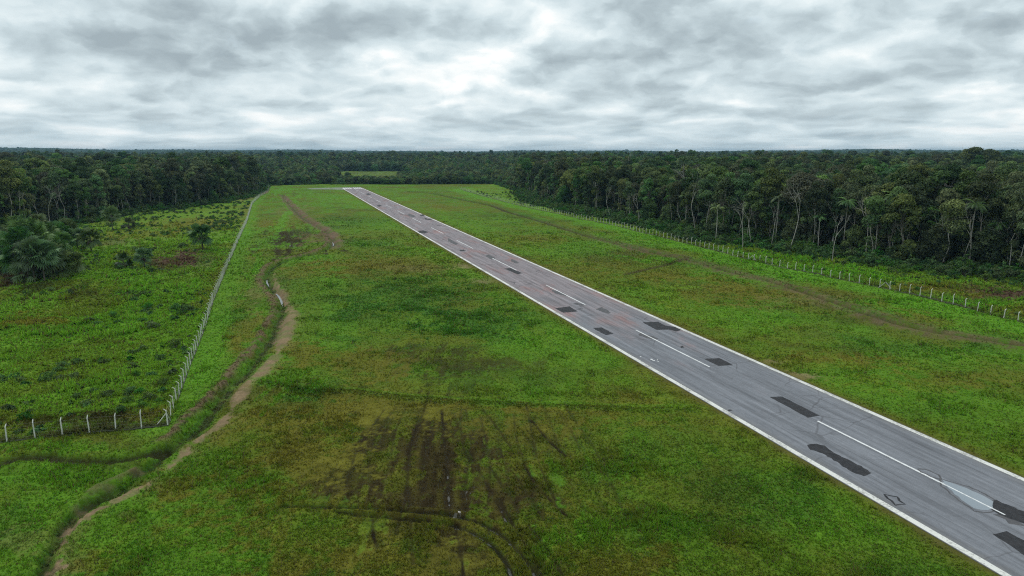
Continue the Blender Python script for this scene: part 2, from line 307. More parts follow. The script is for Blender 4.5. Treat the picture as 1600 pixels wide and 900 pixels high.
def curvature(D): return -(D * D) / (2 * 7.4e6)
def ground(x, y):
    "height, colour, wetness and lushness of the ground"
    x = np.asarray(x, float); y = np.asarray(y, float)
    D = np.hypot(x, y); s, t = RST(x, y)
    n_a = fbm(x, y, 26, 4, 1); n_b = fbm(x, y, 7, 4, 2); n_c = fbm(x, y, 1.8, 3, 3, .7); n_d = fbm(x, y, .55, 2, 4, .7)
    n_l = np.where(s < 190, fbm(x * 1.0, y * .16, 1.3, 3, 14, .6), fbm(s * .12, t, 2.5, 3, 15, .6))
    wx = (fbm(x, y, 9, 3, 5) - .5) * 6; wy = (fbm(x, y, 9, 3, 6) - .5) * 6
    lefty = fence_side(x, y)                    # >0 inside the airfield
    col = np.empty(x.shape + (3,)); col[:] = MID
    def mixc(c, m):
        col[:] = col * (1 - m[..., None]) + np.asarray(c) * m[..., None]
    mixc(BR, ss(n_a, .42, .62) * .55); mixc(OL, ss(1 - n_a, .48, .66) * .5)
    mixc(DK, ss(n_b, .53, .72) * .45); mixc(BR, ss(1 - n_b, .56, .74) * .30); mixc(MUD * 1.1, ss(fbm(x, y, 15, 4, 16), .56, .72) * .32); mixc(OL * .8, ss(n_c, .5, .7) * .2)
    mow = ss(fbm(s * .12, t, 4.2, 3, 8), .45, .65); mixc(OL, mow * .22)
    forest = ~inpoly(x, y, open_poly); forest &= ~inpoly(x, y, clear_poly)
    wild = (1 - lefty) 
    mixc(WILD, wild * (.6 + .3 * ss(n_b, .4, .6))); mixc(OL, wild * ss(fbm(x, y, 13, 3, 9), .5, .66) * .45); mixc(MUD, wild * ss(n_b * .6 + n_c * .4, .58, .76) * .22)
    mixc((.020, .026, .012), forest * 1.0); mixc((.075, .105, .02), inpoly(x, y, clear_poly) * (.5 + .5 * ss(n_a, .4, .6)))
    wet = np.zeros(x.shape); lush = .5 + 0 * x
    for (u, v, hw, hh, c, a) in spots:
        cx, cy_ = G(u, v); yn = G(u, v + hh)[1]; yf = G(u, max(v - hh, 262))[1]
        rx = hw / F * math.hypot(cy_, H) * .97; ry = (yf - yn) / 2; cy2 = (yf + yn) / 2; pad = 2.3
        ang = math.atan2(cx, cy2)
        m = (abs(x - cx) < rx * pad + ry) & (abs(y - cy2) < ry * pad + rx * .3)
        if not m.any(): continue
        if c is OL: a = min(.95, a * 1.35)
        xs = x[m] + wx[m] * min(1, ry / 8) - cx; ys = y[m] + wy[m] * min(1, ry / 8) - cy2
        xr = xs - ys * math.tan(ang) * .8
        q = np.sqrt((xr / rx) ** 2 + (ys / ry) ** 2)
        k = ss(1.28 - q * .8 + (n_b[m] - .5) * 1.5 + (n_c[m] - .5) * 1.6 + (n_d[m] - .5) * .9 + (n_l[m] - .5) * (2.8 if c is MUD or c is BR else .6), .34, .88) * a
        col[m] = col[m] * (1 - k[:, None]) + c * k[:, None]
        if c is MUD: lush[m] -= k * .38; wet[m] = np.maximum(wet[m], k * .35)
        if c is BR or c is DK: lush[m] += k * .4
        if c is EARTH or c is MARSH: lush[m] -= k * .7
    lush = np.maximum(lush, .14)
    dfr, _, _ = pdist(x, y, fence_right, 22); ins = lefty > .5
    mixc(BR * 1.05, (1 - ss(dfr + (n_b - .5) * 14 + (n_c - .5) * 3, 6, 15)) * ins * .85); mixc((.05, .045, .02), (1 - ss(dfr, .2, 1.1)) * .6)
    dfl, _, _ = pdist(x, y, fence_left, 12); mixc(BR, (1 - ss(dfl + (n_b - .5) * 6, 2.5, 7)) * ins * .7)
    dff, _, _ = pdist(x, y, fence_front, 12); mixc((.05, .042, .022), (1 - ss(dff + (n_c - .5) * 2, .4, 2.6)) * ~ins * .8)
    # ragged small tussock tone
    tone = .52 + .42 * n_c + .26 * n_b + .30 * n_d
    z = (n_a - .5) * .25 + (n_b - .5) * .12 + (n_c - .5) * .10 * (.5 + lush) + (n_d - .5) * .05
    z += wild * ((n_b - .5) * .9 + (n_c - .5) * .55)
    j = (fbm(x, y, 3.2, 3, 12) - .5)
    # main ditch, its bank and the worn path beside it
    dd, sgn, ln = pdist(x, y, ditch, 14); dd = dd + j * 1.2 + (n_d - .5) * .9 + (n_c - .5) * .5
    cut = 1 - ss(dd / (.7 + .3 * ss(y, 70, 90)), .2, 2.1); z -= cut * .9
    mixc(DK * .8, ss(cut, .1, .8) * .65 * ss(n_c + n_d * .4, .35, .75)); mixc((.030, .034, .014), (1 - ss(dd + (n_c - .5), .1, .75)) * .85)
    bank = (1 - ss(np.abs(dd - 2.3 + (n_b - .5) * 1.5), .2, 1.2)) * (sgn < 0) * ss(y, 79, 84)
    z += bank * .28; mixc((.125, .085, .054), bank * ss(n_c, .28, .5) * .9)
    lush -= cut * .1
    dd, sgn, ln = pdist(x, y, path_, 14); dd = dd + j * 1.8 + (n_d - .5) * 1.3 + (n_c - .5) * .9
    pw = .60 + 1.0 * ss(vn(ln / 11, ln * 0, 77), .3, .85) * ss(ln, 25, 45)
    pm = (1 - ss(dd, pw * .45, pw * 1.25)); mixc(EARTH, pm * (.55 + .45 * ss(n_c, .35, .6))); mixc(DRY, (1 - ss(dd, pw, pw + 3.0)) * .35 * ss(n_c, .4, .62)); lush -= pm
    dd, sgn, ln = pdist(x, y, path2, 14); dd = dd + j * 2.4
    pm = (1 - ss(dd + (n_c - .5) * 2, 1.0, 3.4)); mixc(EARTH * .62, pm * (.45 + .5 * ss(n_b, .35, .6))); lush -= pm * .8
    dd, sgn, ln = pdist(x, y, sditch, 8); dd = dd + j * .8 + (n_d - .5) * .6
    cut = 1 - ss(dd, .2, 1.5); z -= cut * .7; z += (1 - ss(np.abs(dd - 1.9), .1, 1.7)) * .32
    mixc((.038, .034, .017), ss(cut, .1, .7) * .9); lush -= cut * .5
    dd, sgn, ln = pdist(x, y, bank2, 8); pm = 1 - ss(dd + j * 2.2, .15, 1.0); z += pm * .3; mixc((.10, .07, .045), pm * .6 * ss(n_c, .3, .6)); lush -= pm * .6
    # drain on the right of the runway
    dd, sgn, ln = pdist(x, y, rditch, 14); dd = dd + j * 1.4
    far = ss(D, 150, 420)
    cut = 1 - ss(dd, .5, 1.7 + 1.6 * far); z -= cut * .9
    mixc((.036, .031, .016), cut * .92); lush -= cut * .6; mixc(DK, (1 - ss(np.abs(dd - 2.4 - far), .2, 1.6)) * .5 * (sgn < 0))
    bank = (1 - ss(np.abs(dd - 2.2), .3, 1.8)) * (sgn > 0); k = 1 - ss(D, 260, 340)
    z += bank * .3; mixc((.115, .085, .050), bank * ss(n_c, .3, .62) * .75 * k); bb_ = (1 - ss(dd + (n_b - .5) * 7, 2.5, 7.5)) * k; mixc((.088, .068, .036), bb_ * ss(n_c * .6 + n_d * .4, .40, .60) * .8); lush -= bb_ * .4
    bank = (1 - ss(np.abs(dd - 2.4), .3, 1.3)); mixc((.13, .10, .05), bank * .35 * ss(n_b, .45, .6))
    dd, sgn, ln = pdist(x, y, rbranch, 8); cut = 1 - ss(dd + j * 1.2, .2, 1.7); z -= cut * .3; mixc((.055, .040, .020), cut * .85)
    # grassy ridge across the near field
    dd, sgn, ln = pdist(x, y, ridge, 8); pm = 1 - ss(dd + j * 2.0, .2, 1.4); z += pm * .18; mixc(DK * .9, pm * .45 * ss(n_c, .38, .62)); lush += pm * .7
    mixc(BR, (1 - ss(np.abs(dd - 1.6), .2, .9)) * .4 * (sgn < 0)); mixc(OL * .75, (1 - ss(np.abs(dd - 2), .2, 1.1)) * .4 * (sgn > 0))
    # wheel ruts and mower lanes
    for r_ in ruts:
        dd, sgn, ln = pdist(x, y, r_, 6); dd = np.abs(dd + (n_d - .5) * .16 + (n_c - .5) * .2)
        cut = 1 - ss(dd, .14, .44); z -= cut * .30; z += (1 - ss(np.abs(dd - .72), .05, .3)) * .13
        mixc((.017, .017, .009), cut * .95)
        lw = ss(np.sin(ln * .6) * .2 + vn(ln * 1.3, ln * 0, 5), .30, .5) * .9 * ss(ln, 6, 12) * (1 - ss(ln, 36, 46)); wet = np.maximum(wet, (1 - ss(dd, .05, .20)) * lw); lush -= cut * 1.0
        mixc(OL * .8, (1 - ss(np.abs(dd - .8), .1, .5)) * .35)
    for li, (r_, a) in enumerate(lanes):
        dd, sgn, ln = pdist(x, y, r_, 5); brk = ss(vn(ln * .45 + li * 7.1, ln * 0 + li, 3), .2, .55)
        dd = np.abs(dd + (n_d - .5) * .10 + (n_c - .5) * .22)
        mixc(MUD, (1 - ss(dd + (n_c - .5) * 1.8 + (n_l - .5) * 1.5, .2, 1.0)) * a * .4); cut = (1 - ss(dd, .07, .27)) * np.clip(a * (.55 + .6 * brk), 0, 1); z -= cut * .15; mixc((.020, .016, .008), np.clip(cut * 1.15, 0, 1)); lush -= cut * .8
        mixc(OL, (1 - ss(np.abs(dd - .9), .1, .5)) * .3 * a * brk)
        if li in (0, 2): wet = np.maximum(wet, (1 - ss(dd, .05, .20)) * ss(brk, .5, .9) * ss(vn(ln * 2.3, ln * 0, 9), .5, .7) * ss(ln, 9, 13) * .8)
    # standing water shining between grass blades
    for (u, v, hw, hh) in ((738, 772, 14, 18), (395, 410, 5, 5), (455, 384, 12, 3), (445, 377, 8, 2), (518, 379, 4, 5), (720, 801, 30, 5)):
        cx, cy_ = G(u, v); yn = G(u, v + hh)[1]; yf = G(u, v - hh)[1]; rx = hw / F * math.hypot(cy_, H)
        q = np.sqrt(((x - cx) / rx) ** 2 + ((y - (yn + yf) / 2) / ((yf - yn) / 2)) ** 2)
        k = (1 - ss(q, .3, 1.3)) * ss(n_d * .3 + n_l * .3 + vn(x / .16, y / .9, 88) * .4, .60, .66)
        wet = np.maximum(wet, k); mixc((.03, .03, .02), k * .6); lush -= k * .5
    # beside and beneath the runway
    mixc(np.array((.10, .19, .012)), (1 - ss(np.minimum(np.abs(t - 50), np.abs(t - 88)), 2, 12)) * ss(n_b, .4, .6) * .4 * (s > 60))
    e = np.maximum(np.maximum(T0 - t, t - T1), np.maximum(s - S1, S0 - s))
    mixc((.075, .058, .028), (1 - ss(e + (n_c - .5) * 1.2 + j, .1, 1.3)) * .8); mixc(OL * .9, (1 - ss(e + j * 2, .8, 3.6)) * .5); lush -= (1 - ss(e, 0, 1.2)) * .8
    flat = 1 - ss(e, .6, 4.0); z = z * (1 - flat) - .015 * flat; z -= .18 * (1 - ss(e, -1.2, -.15))
    z += curvature(D)
    col *= tone[..., None]
    return z, col, np.clip(wet, 0, 1), np.clip(lush, 0, 1), forest, wild
def fence_side(x, y):
    inner = fence_front[::-1] + fence_left + [(-160, 800), (-18, 800)] + fence_right[::-1] + [(130, 60), (130, -200), (-200, -200), (-200, 60)]
    return inpoly(x, y, inner).astype(float)

# ------------------------------------------------------------------ ground sheet: rings out to the horizon, finest where it is nearest
def gmat():
    m = bpy.data.materials.new('grass_and_soil'); m.use_nodes = True; N = NT(m.node_tree); b = N.n['Principled BSDF']
    at = N.node('ShaderNodeAttribute', attribute_name='tone'); wt = N.node('ShaderNodeAttribute', attribute_name='wet')
    g = N.node('ShaderNodeNewGeometry'); p = g.outputs['Position']
    a = N.noise(p, 2.6, 4, .7); c = N.noise(p, 9.0, 3, .7); e = N.noise(p, .33, 4, .6)
    k = N.m('MULTIPLY', N.rng(a, .25, .75, .74, 1.28, False), N.rng(c, .25, .75, .78, 1.26, False)); k = N.m('MULTIPLY', k, N.rng(e, .3, .7, .86, 1.14, False))
    col = N.mix(1.0, at.outputs['Color'], N.comb(k, k, k), 'MULTIPLY')
    yel = N.rng(N.noise(N.vm('ADD', p, (31, 7, 2)), 1.3, 4, .7), .52, .68); col = N.mix(N.m('MULTIPLY', yel, .16), col, (.11, .085, .03))
    N.put(b.inputs['Base Color'], col)
    N.put(b.inputs['Roughness'], N.rng(wt.outputs['Fac'], .45, .8, 1.0, .07)); N.put(b.inputs['Specular IOR Level'], N.rng(wt.outputs['Fac'], .4, .8, .05, .6))
    bp = N.node('ShaderNodeBump'); bp.inputs['Strength'].default_value = .8; bp.inputs['Distance'].default_value = .12
    N.put(bp.inputs['Height'], N.m('MULTIPLY', N.m('ADD', a, N.m('MULTIPLY', c, .5)), N.rng(wt.outputs['Fac'], .4, .8, 1.0, .03)))
    N.l.new(bp.outputs[0], b.inputs['Normal'])
    return m
GM = gmat()
rings = [0.01, 6, 14, 22, 30, 36, 41, 45]
while rings[-1] < 930:
    D_ = rings[-1]; rings.append(D_ + min(max(D_ * D_ / (36 * 691) * .8, .12), 2.8))
while rings[-1] < 12500: rings.append(rings[-1] * 1.035)
rings = np.array(rings)
azs = np.concatenate([np.linspace(-PI, -.82, 40)[:-1], np.linspace(-.82, .82, 1120), np.linspace(.82, PI, 40)[1:-1]])
A_, R_ = np.meshgrid(azs, rings); gx = R_ * np.sin(A_); gy = R_ * np.cos(A_)
gz, gc, gw, gl, gf, gwi = ground(gx.ravel(), gy.ravel())
nr, na = A_.shape
ii = np.arange(nr * na).reshape(nr, na); nx = np.roll(ii, -1, axis=1)
quads = np.stack([ii[:-1], ii[1:], nx[1:], nx[:-1]], -1).reshape(-1, 4)
me = mesh_np('ground', np.stack([gx.ravel(), gy.ravel(), gz], -1), [quads], [GM], col=gc, smooth=True, extra={'wet': gw})
go = link('ground', me); tag(go, kind='structure')
go['label'] = 'grass airfield with bare soil, ditches and wheel ruts'

# ------------------------------------------------------------------ runway
def rsheet(name, poly, z, mat, thick=0.0):
    "flat polygon in runway coordinates, local frame of the runway"
    n = len(poly); V = [(s, -t, z) for s, t in poly]; Fs = [np.array([list(range(n))])]
    area = sum(V[i][0] * V[(i + 1) % n][1] - V[(i + 1) % n][0] * V[i][1] for i in range(n))
    if area < 0: V = V[::-1]
    if thick:
        V += [(a, b, z - thick) for a, b, c in V]; Fs.append(np.array([[i, i + n, (i + 1) % n + n, (i + 1) % n] for i in range(n)]))
    me = mesh_np(name, V, Fs, [mat]); o = link(name, me)
    o.rotation_euler = (0, 0, math.atan2(RY, RX)); o['kind'] = 'structure'; return o
def asphalt():
    m = bpy.data.materials.new('old_asphalt'); m.use_nodes = True; N = NT(m.node_tree); b = N.n['Principled BSDF']
    p = N.node('ShaderNodeTexCoord').outputs['Object']; x, y, z = N.sep(p)
    st = N.comb(N.m('MULTIPLY', x, .06), y, 0.0)
    lane = N.noise(st, .9, 5, .65); big = N.noise(N.comb(N.m('MULTIPLY', x, .35), y, 0.0), .16, 5, .62, .4); fine = N.noise(p, 14, 2, .7); med = N.noise(p, 1.1, 5, .7)
    far = N.rng(N.m('ADD', x, N.m('MULTIPLY', N.m('SUBTRACT', big, .5), 150.0)), 100.0, 165.0)
    base = N.mix(far, (.172, .180, .200), (.226, .200, .212))
    base = N.mix(N.m('MULTIPLY', N.rng(big, .52, .66), N.m('MULTIPLY', far, .75)), base, (.25, .155, .15))
    k = N.m('MULTIPLY', N.rng(lane, .3, .7, .64, 1.36, False), N.m('MULTIPLY', N.rng(fine, .2, .8, .82, 1.18, False), N.rng(med, .25, .75, .88, 1.12, False)))
    col = N.mix(1.0, base, N.comb(k, k, k), 'MULTIPLY')
    # dark rubber and damp streaks lengthwise
    dk = N.m('MULTIPLY', N.rng(N.noise(N.comb(N.m('MULTIPLY', x, .09), N.m('MULTIPLY', y, .55), 3.0), .55, 5, .6), .55, .70), N.rng(x, 60.0, 200.0, .25, .62))
    ctr = N.rng(N.m('ABSOLUTE', N.m('ADD', y, 66.0)), 1.0, 3.5, 1.0, 0.15)
    col = N.mix(N.m('MULTIPLY', dk, ctr), col, (.085, .082, .088))
    # cracks: a net that thins out towards the near end
    wv_ = N.node('ShaderNodeTexVoronoi', feature='DISTANCE_TO_EDGE'); N.put(wv_.inputs['Vector'], N.vm('ADD', p, N.vm('MULTIPLY', N.node('ShaderNodeTexNoise').outputs['Color'], (1.6, 1.6, 0)))); wv_.inputs['Scale'].default_value = .16
    ck = N.m('MULTIPLY', N.rng(wv_.outputs['Distance'], .0, .022, 1.0, 0.0), N.rng(N.noise(p, .09, 3, .6), .48, .60)); ck = N.m('MULTIPLY', ck, N.rng(x, 60.0, 160.0, .45, .85))
    col = N.mix(ck, col, (.06, .058, .062))
    # paving seams along the runway
    sm = None
    for t_, a_ in ((60.9, .32), (64.0, .40), (70.6, .30), (73.9, .42), (67.2, .3)):
        q = N.rng(N.m('ABSOLUTE', N.m('ADD', N.m('ADD', y, t_), N.m('MULTIPLY', N.m('SUBTRACT', N.noise(N.comb(N.m('MULTIPLY', x, .3), t_, 0.0), .5, 3), .5), .25))), .04, .13, a_, 0.0)
        sm = q if sm is None else N.m('MAXIMUM', sm, q)
    sm = N.m('MULTIPLY', sm, N.rng(N.noise(N.comb(N.m('MULTIPLY', x, .2), N.m('MULTIPLY', y, .4), 9.0), .5, 3), .38, .55))
    col = N.mix(sm, col, (.07, .07, .075))
    # dust swept to the edges
    ed = N.m('MULTIPLY', N.rng(N.m('ABSOLUTE', N.m('ADD', y, 67.1)), 7.6, 10.0), N.rng(med, .35, .65, .1, .55)); col = N.mix(ed, col, (.19, .175, .15))
    N.put(b.inputs['Base Color'], col); b.inputs['Roughness'].default_value = .88; b.inputs['Specular IOR Level'].default_value = .15
    bp = N.node('ShaderNodeBump'); bp.inputs['Strength'].default_value = .3; bp.inputs['Distance'].default_value = .02; N.put(bp.inputs['Height'], fine); N.l.new(bp.outputs[0], b.inputs['Normal'])
    return m
ASP = asphalt()
rsheet('runway', [(S0, T0), (S1, T0), (S1, T1), (S0, T1)], .05, ASP, .35)
def paint(name='white_paint', c=(.60, .60, .585), wear=.5):
    m = bpy.data.materials.new(name); m.use_nodes = True; N = NT(m.node_tree); b = N.n['Principled BSDF']
    p = N.node('ShaderNodeTexCoord').outputs['Object']
    a = N.noise(p, 3.5, 5, .75); e = N.noise(p, .25, 4, .6)
    f = N.rng(N.m('ADD', a, N.m('MULTIPLY', N.m('SUBTRACT', e, .5), .8)), .44, .66)
    N.put(b.inputs['Base Color'], N.mix(N.m('MULTIPLY', f, wear), c, (.26, .255, .24))); b.inputs['Roughness'].default_value = .7
    return m
WP = paint(c=(.72, .73, .73)); WPE = paint('weathered_edge_paint', (.66, .66, .62), .85)
def strips(name, quads_, z, mat):
    V = []; Fq = []
    for (s0, s1, t0, t1) in quads_:
        n = max(1, int((s1 - s0) / 3)); 
        for k in range(n + 1):
            s = s0 + (s1 - s0) * k / n; jj = random.uniform(-.02, .02); V += [(s, -(t1 + jj), z), (s, -(t0 + jj), z)]
        b0 = len(V) - 2 * (n + 1)
        Fq += [[b0 + 2 * k, b0 + 2 * k + 2, b0 + 2 * k + 3, b0 + 2 * k + 1] for k in range(n)]
    o = link(name, mesh_np(name, V, [np.array(Fq)], [mat])); o.rotation_euler = (0, 0, math.atan2(RY, RX)); o['kind'] = 'structure'; return o
strips('runway_edge_lines', [(S0, S1 - 12, T0 + .10, T0 + .86), (S0, S1 - 12, T1 - .86, T1 - .10)], .054, WPE)
strips('runway_centre_line', [(45.2 + 51.45 * k, 71.3 + 51.45 * k, 67.14, 67.46) for k in range(-2, 13)], .054, WP)
strips('runway_threshold_bars', [(S1 - 26, S1 - 3, T0 + 1.2 + 2.1 * k + (1.6 if k > 3 else 0), T0 + 2.4 + 2.1 * k + (1.6 if k > 3 else 0)) for k in range(8)], .054, WP)
strips('paint_drips', [(RST(*G(1001, 558))[0] + a, RST(*G(1001, 558))[0] + a + l, RST(*G(1001, 558))[1] + b, RST(*G(1001, 558))[1] + b + w_) for a, b, l, w_ in ((0, 0, .35, .18), (-2.2, .9, .5, .4), (-2.9, .8, .3, .5), (-3.6, 1.5, .6, .15), (-2.4, 2.0, .3, .2))], .055, WP)
# turn pad at the far end
TP = bpy.data.materials.new('pale_gravel'); TP.use_nodes = True
_N = NT(TP.node_tree); _n = _N.noise(_N.node('ShaderNodeTexCoord').outputs['Object'], .2, 5, .7)
_N.put(_N.n['Principled BSDF'].inputs['Base Color'], _N.mix(_N.rng(_n, .35, .65), (.20, .21, .17), (.10, .16, .07))); _N.n['Principled BSDF'].inputs['Roughness'].default_value = .9
rsheet('turning_pad', [(S1 - 42, T0 - .1), (S1 - 30, T0 - 10), (S1 - 22, T0 - 30), (S1 - 8, T0 - 34), (S1 + 2, T0 - 28), (S1 + 6, T0 - .1), (S1 + 6, T1), (S1 + .1, T1), (S1 + .1, T0 - .1)], .046, TP)

def tarmat(name, c1, c2, rough=.75):
    m = bpy.data.materials.new(name); m.use_nodes = True; N = NT(m.node_tree); b = N.n['Principled BSDF']
    p = N.node('ShaderNodeTexCoord').outputs['Object']
    N.put(b.inputs['Base Color'], N.mix(N.rng(N.m('ADD', N.m('MULTIPLY', N.noise(p, 1.3, 5, .7), .6), N.m('MULTIPLY', N.noise(p, 9, 3, .7), .4)), .36, .62), c1, c2)); b.inputs['Roughness'].default_value = rough; b.inputs['Specular IOR Level'].default_value = .12
    bp = N.node('ShaderNodeBump'); bp.inputs['Strength'].default_value = .5; bp.inputs['Distance'].default_value = .03; N.put(bp.inputs['Height'], N.noise(p, 7, 4, .7)); N.l.new(bp.outputs[0], b.inputs['Normal'])
    return m
TAR = tarmat('fresh_tar_patch', (.022, .023, .026), (.045, .045, .049)); DAMP = tarmat('damp_stain', (.075, .075, .082), (.11, .108, .112))
def rough_poly(pts, jit, seg=.5):
    r = random.Random(len(pts) * 7 + int(pts[0][0] * 10)); out = []
    for i in range(len(pts)):
        a, b = pts[i], pts[(i + 1) % len(pts)]; L = math.hypot(b[0] - a[0], b[1] - a[1]); n = max(1, int(L / seg))
        for k in range(n):
            t = k / n; out.append((a[0] + (b[0] - a[0]) * t + r.uniform(-jit, jit), a[1] + (b[1] - a[1]) * t + r.uniform(-jit, jit)))
    return out
def tri_sheet(name, poly, z, mat):
    import mathutils
    n = len(poly); tr = mathutils.geometry.tessellate_polygon([[Vector((s, -t, 0)) for s, t in poly]])
    V = [(s, -t, z) for s, t in poly]
    Fs = []
    for a, b, c in tr:
        ax, ay = V[a][:2]; bx, by = V[b][:2]; cx, cy_ = V[c][:2]
        Fs.append((a, b, c) if (bx - ax) * (cy_ - ay) - (by - ay) * (cx - ax) > 0 else (a, c, b))
    o = link(name, mesh_np(name, V, [np.array(Fs)], [mat])); o.rotation_euler = (0, 0, math.atan2(RY, RX)); o['kind'] = 'structure'; return o
def S(*pts): return [RST(*G(*p)) for p in pts]
patches = [[(867, 482), (890, 479), (903, 487), (880, 489)], [(926, 513), (940, 512), (959, 522), (946, 524)], [(1004, 504), (1028, 503), (1051, 515), (1026, 516)],
           [(1100, 561), (1124, 560), (1146, 571), (1122, 572)], [(1203, 621), (1222, 620), (1281, 650), (1262, 653)], [(1551, 836), (1573, 831), (1645, 868), (1628, 886)],
           [(788, 420), (797, 419), (816, 427), (809, 429)]]
for p in patches: tri_sheet('asphalt_patch', rough_poly(S(*p), .07, .6), .058, TAR)
blots = [[(1262, 696), (1275, 694), (1290, 697), (1300, 706), (1322, 717), (1345, 729), (1361, 740), (1352, 745), (1335, 740), (1316, 729), (1300, 717), (1280, 707), (1266, 703)],
         [(1546, 783), (1556, 781), (1575, 790), (1610, 804), (1640, 822), (1620, 826), (1590, 815), (1566, 806), (1548, 797)],
         [(1040, 509), (1054, 511), (1066, 516), (1056, 518), (1044, 515)], [(663, 340), (668, 342), (676, 342), (672, 344), (664, 343)], [(653, 361), (662, 360), (670, 363), (663, 365), (655, 364)],
         [(717, 391), (724, 390), (728, 392), (720, 393)], [(655, 336), (660, 335), (664, 337), (658, 338)], [(1137, 641), (1142, 640), (1146, 642), (1139, 643)], [(1062, 542), (1066, 541), (1069, 543), (1065, 544)],
         [(571, 303), (576, 302), (580, 304), (575, 305)], [(588, 321), (594, 320), (597, 322), (592, 323)]]
for p in blots: tri_sheet('tar_blot', rough_poly(S(*p), .14, .45), .057, TAR)
stains = [[(1566, 800), (1590, 812), (1600, 822), (1580, 820), (1556, 806)], [(860, 452), (880, 458), (884, 463), (866, 458)], [(900, 473), (916, 477), (905, 478), (895, 475)], [(940, 480), (955, 488), (950, 490), (930, 484)],
          [(800, 405), (812, 411), (806, 412), (798, 408)], [(700, 372), (716, 381), (712, 383), (700, 377)], [(764, 398), (775, 404), (768, 406), (758, 400)], [(1000, 520), (1030, 529), (1020, 531), (996, 524)], [(640, 334), (650, 338), (645, 340), (636, 336)]]
for p in stains: tri_sheet('damp_stain', rough_poly(S(*p), .25, .6), .0522, DAMP)
def rloop(name, pts, wd, z, mat, closed=True):
    P_ = rough_poly(S(*pts), .10, .4)
    if not closed: P_ = P_[:int(len(P_) * .62)]
    V = []; n = len(P_)
    for i in range(n):
        a = P_[i - 1] if (closed or i) else P_[0]; b = P_[(i + 1) % n] if (closed or i < n - 1) else P_[-1]
        tx, ty = b[0] - a[0], b[1] - a[1]; l = math.hypot(tx, ty) + 1e-6; q = wd * random.uniform(.6, 1.2)
        V += [(P_[i][0] - ty / l * q, -(P_[i][1] + tx / l * q), z), (P_[i][0] + ty / l * q, -(P_[i][1] - tx / l * q), z)]
    Fq = [[2 * i, 2 * ((i + 1) % n), 2 * ((i + 1) % n) + 1, 2 * i + 1] for i in range(n if closed else n - 1)]
    o = link(name, mesh_np(name, V, [np.array(Fq)], [mat])); o.rotation_euler = (0, 0, math.atan2(RY, RX)); o['kind'] = 'structure'; return o
rloop('tar_seal', [(1381, 773), (1400, 777), (1414, 789), (1399, 790)], .12, .057, TAR)
rloop('wet_rim', [(1433, 733), (1446, 734), (1467, 743), (1471, 750), (1456, 746), (1440, 738)], .12, .0568, DAMP)
pud = [(1469, 749), (1486, 756), (1508, 763), (1530, 772), (1551, 784), (1552, 794), (1543, 798), (1524, 795), (1508, 785), (1492, 773), (1478, 760)]
rloop('wet_rim', [(1468, 748), (1486, 754), (1513, 761), (1532, 769), (1554, 782), (1556, 797), (1546, 802), (1522, 799), (1503, 786), (1485, 772), (1471, 760)], .10, .0566, DAMP)
WAT = bpy.data.materials.new('standing_water'); WAT.use_nodes = True; _b = WAT.node_tree.nodes['Principled BSDF']
_b.inputs['Base Color'].default_value = (.20, .235, .27, 1); _b.inputs['Roughness'].default_value = .06; _b.inputs['Specular IOR Level'].default_value = .7  # pale blue base colour stands in for most of the sky reflection
tri_sheet('puddle', rough_poly(S(*pud), .16, .5), .0585, WAT)
strips('centre_line_under_water', [(45.2, RST(*G(1470, 749))[0], 67.2, 67.4)], .0592, WP)
# water lying in the ditch
DW = bpy.data.materials.new('ditch_water'); DW.use_nodes = True; _b = DW.node_tree.nodes['Principled BSDF']
_b.inputs['Base Color'].default_value = (.09, .10, .08, 1); _b.inputs['Roughness'].default_value = .12; _b.inputs['Specular IOR Level'].default_value = .5
def ribbon(name, pts, wd, z, mat):
    V = []; n = len(pts)
    for i in range(n):
        a = pts[max(i - 1, 0)]; b = pts[min(i + 1, n - 1)]; tx, ty = b[0] - a[0], b[1] - a[1]; l = math.hypot(tx, ty) + 1e-6
        q = wd * (0.35 + .65 * math.sin(PI * min(1, max(0.03, i / (n - 1))))) * random.uniform(.75, 1.2)
        V += [(pts[i][0] - ty / l * q, pts[i][1] + tx / l * q, z), (pts[i][0] + ty / l * q, pts[i][1] - tx / l * q, z)]
    o = link(name, mesh_np(name, V, [np.array([[2 * i, 2 * i + 1, 2 * i + 3, 2 * i + 2] for i in range(n - 1)])], [mat])); o['kind'] = 'structure'; return o
ribbon('ditch_water', spline(GL((441, 474), (439, 466), (435, 459), (431, 455)), 5), .30, -.70, DW)
ribbon('ditch_water', spline(GL((420, 444), (417, 438), (417, 434)), 5), .2, -.70, DW)
ribbon('ditch_water', spline(GL((520, 382), (521, 379), (519, 376)), 5), .22, -.72, DW)

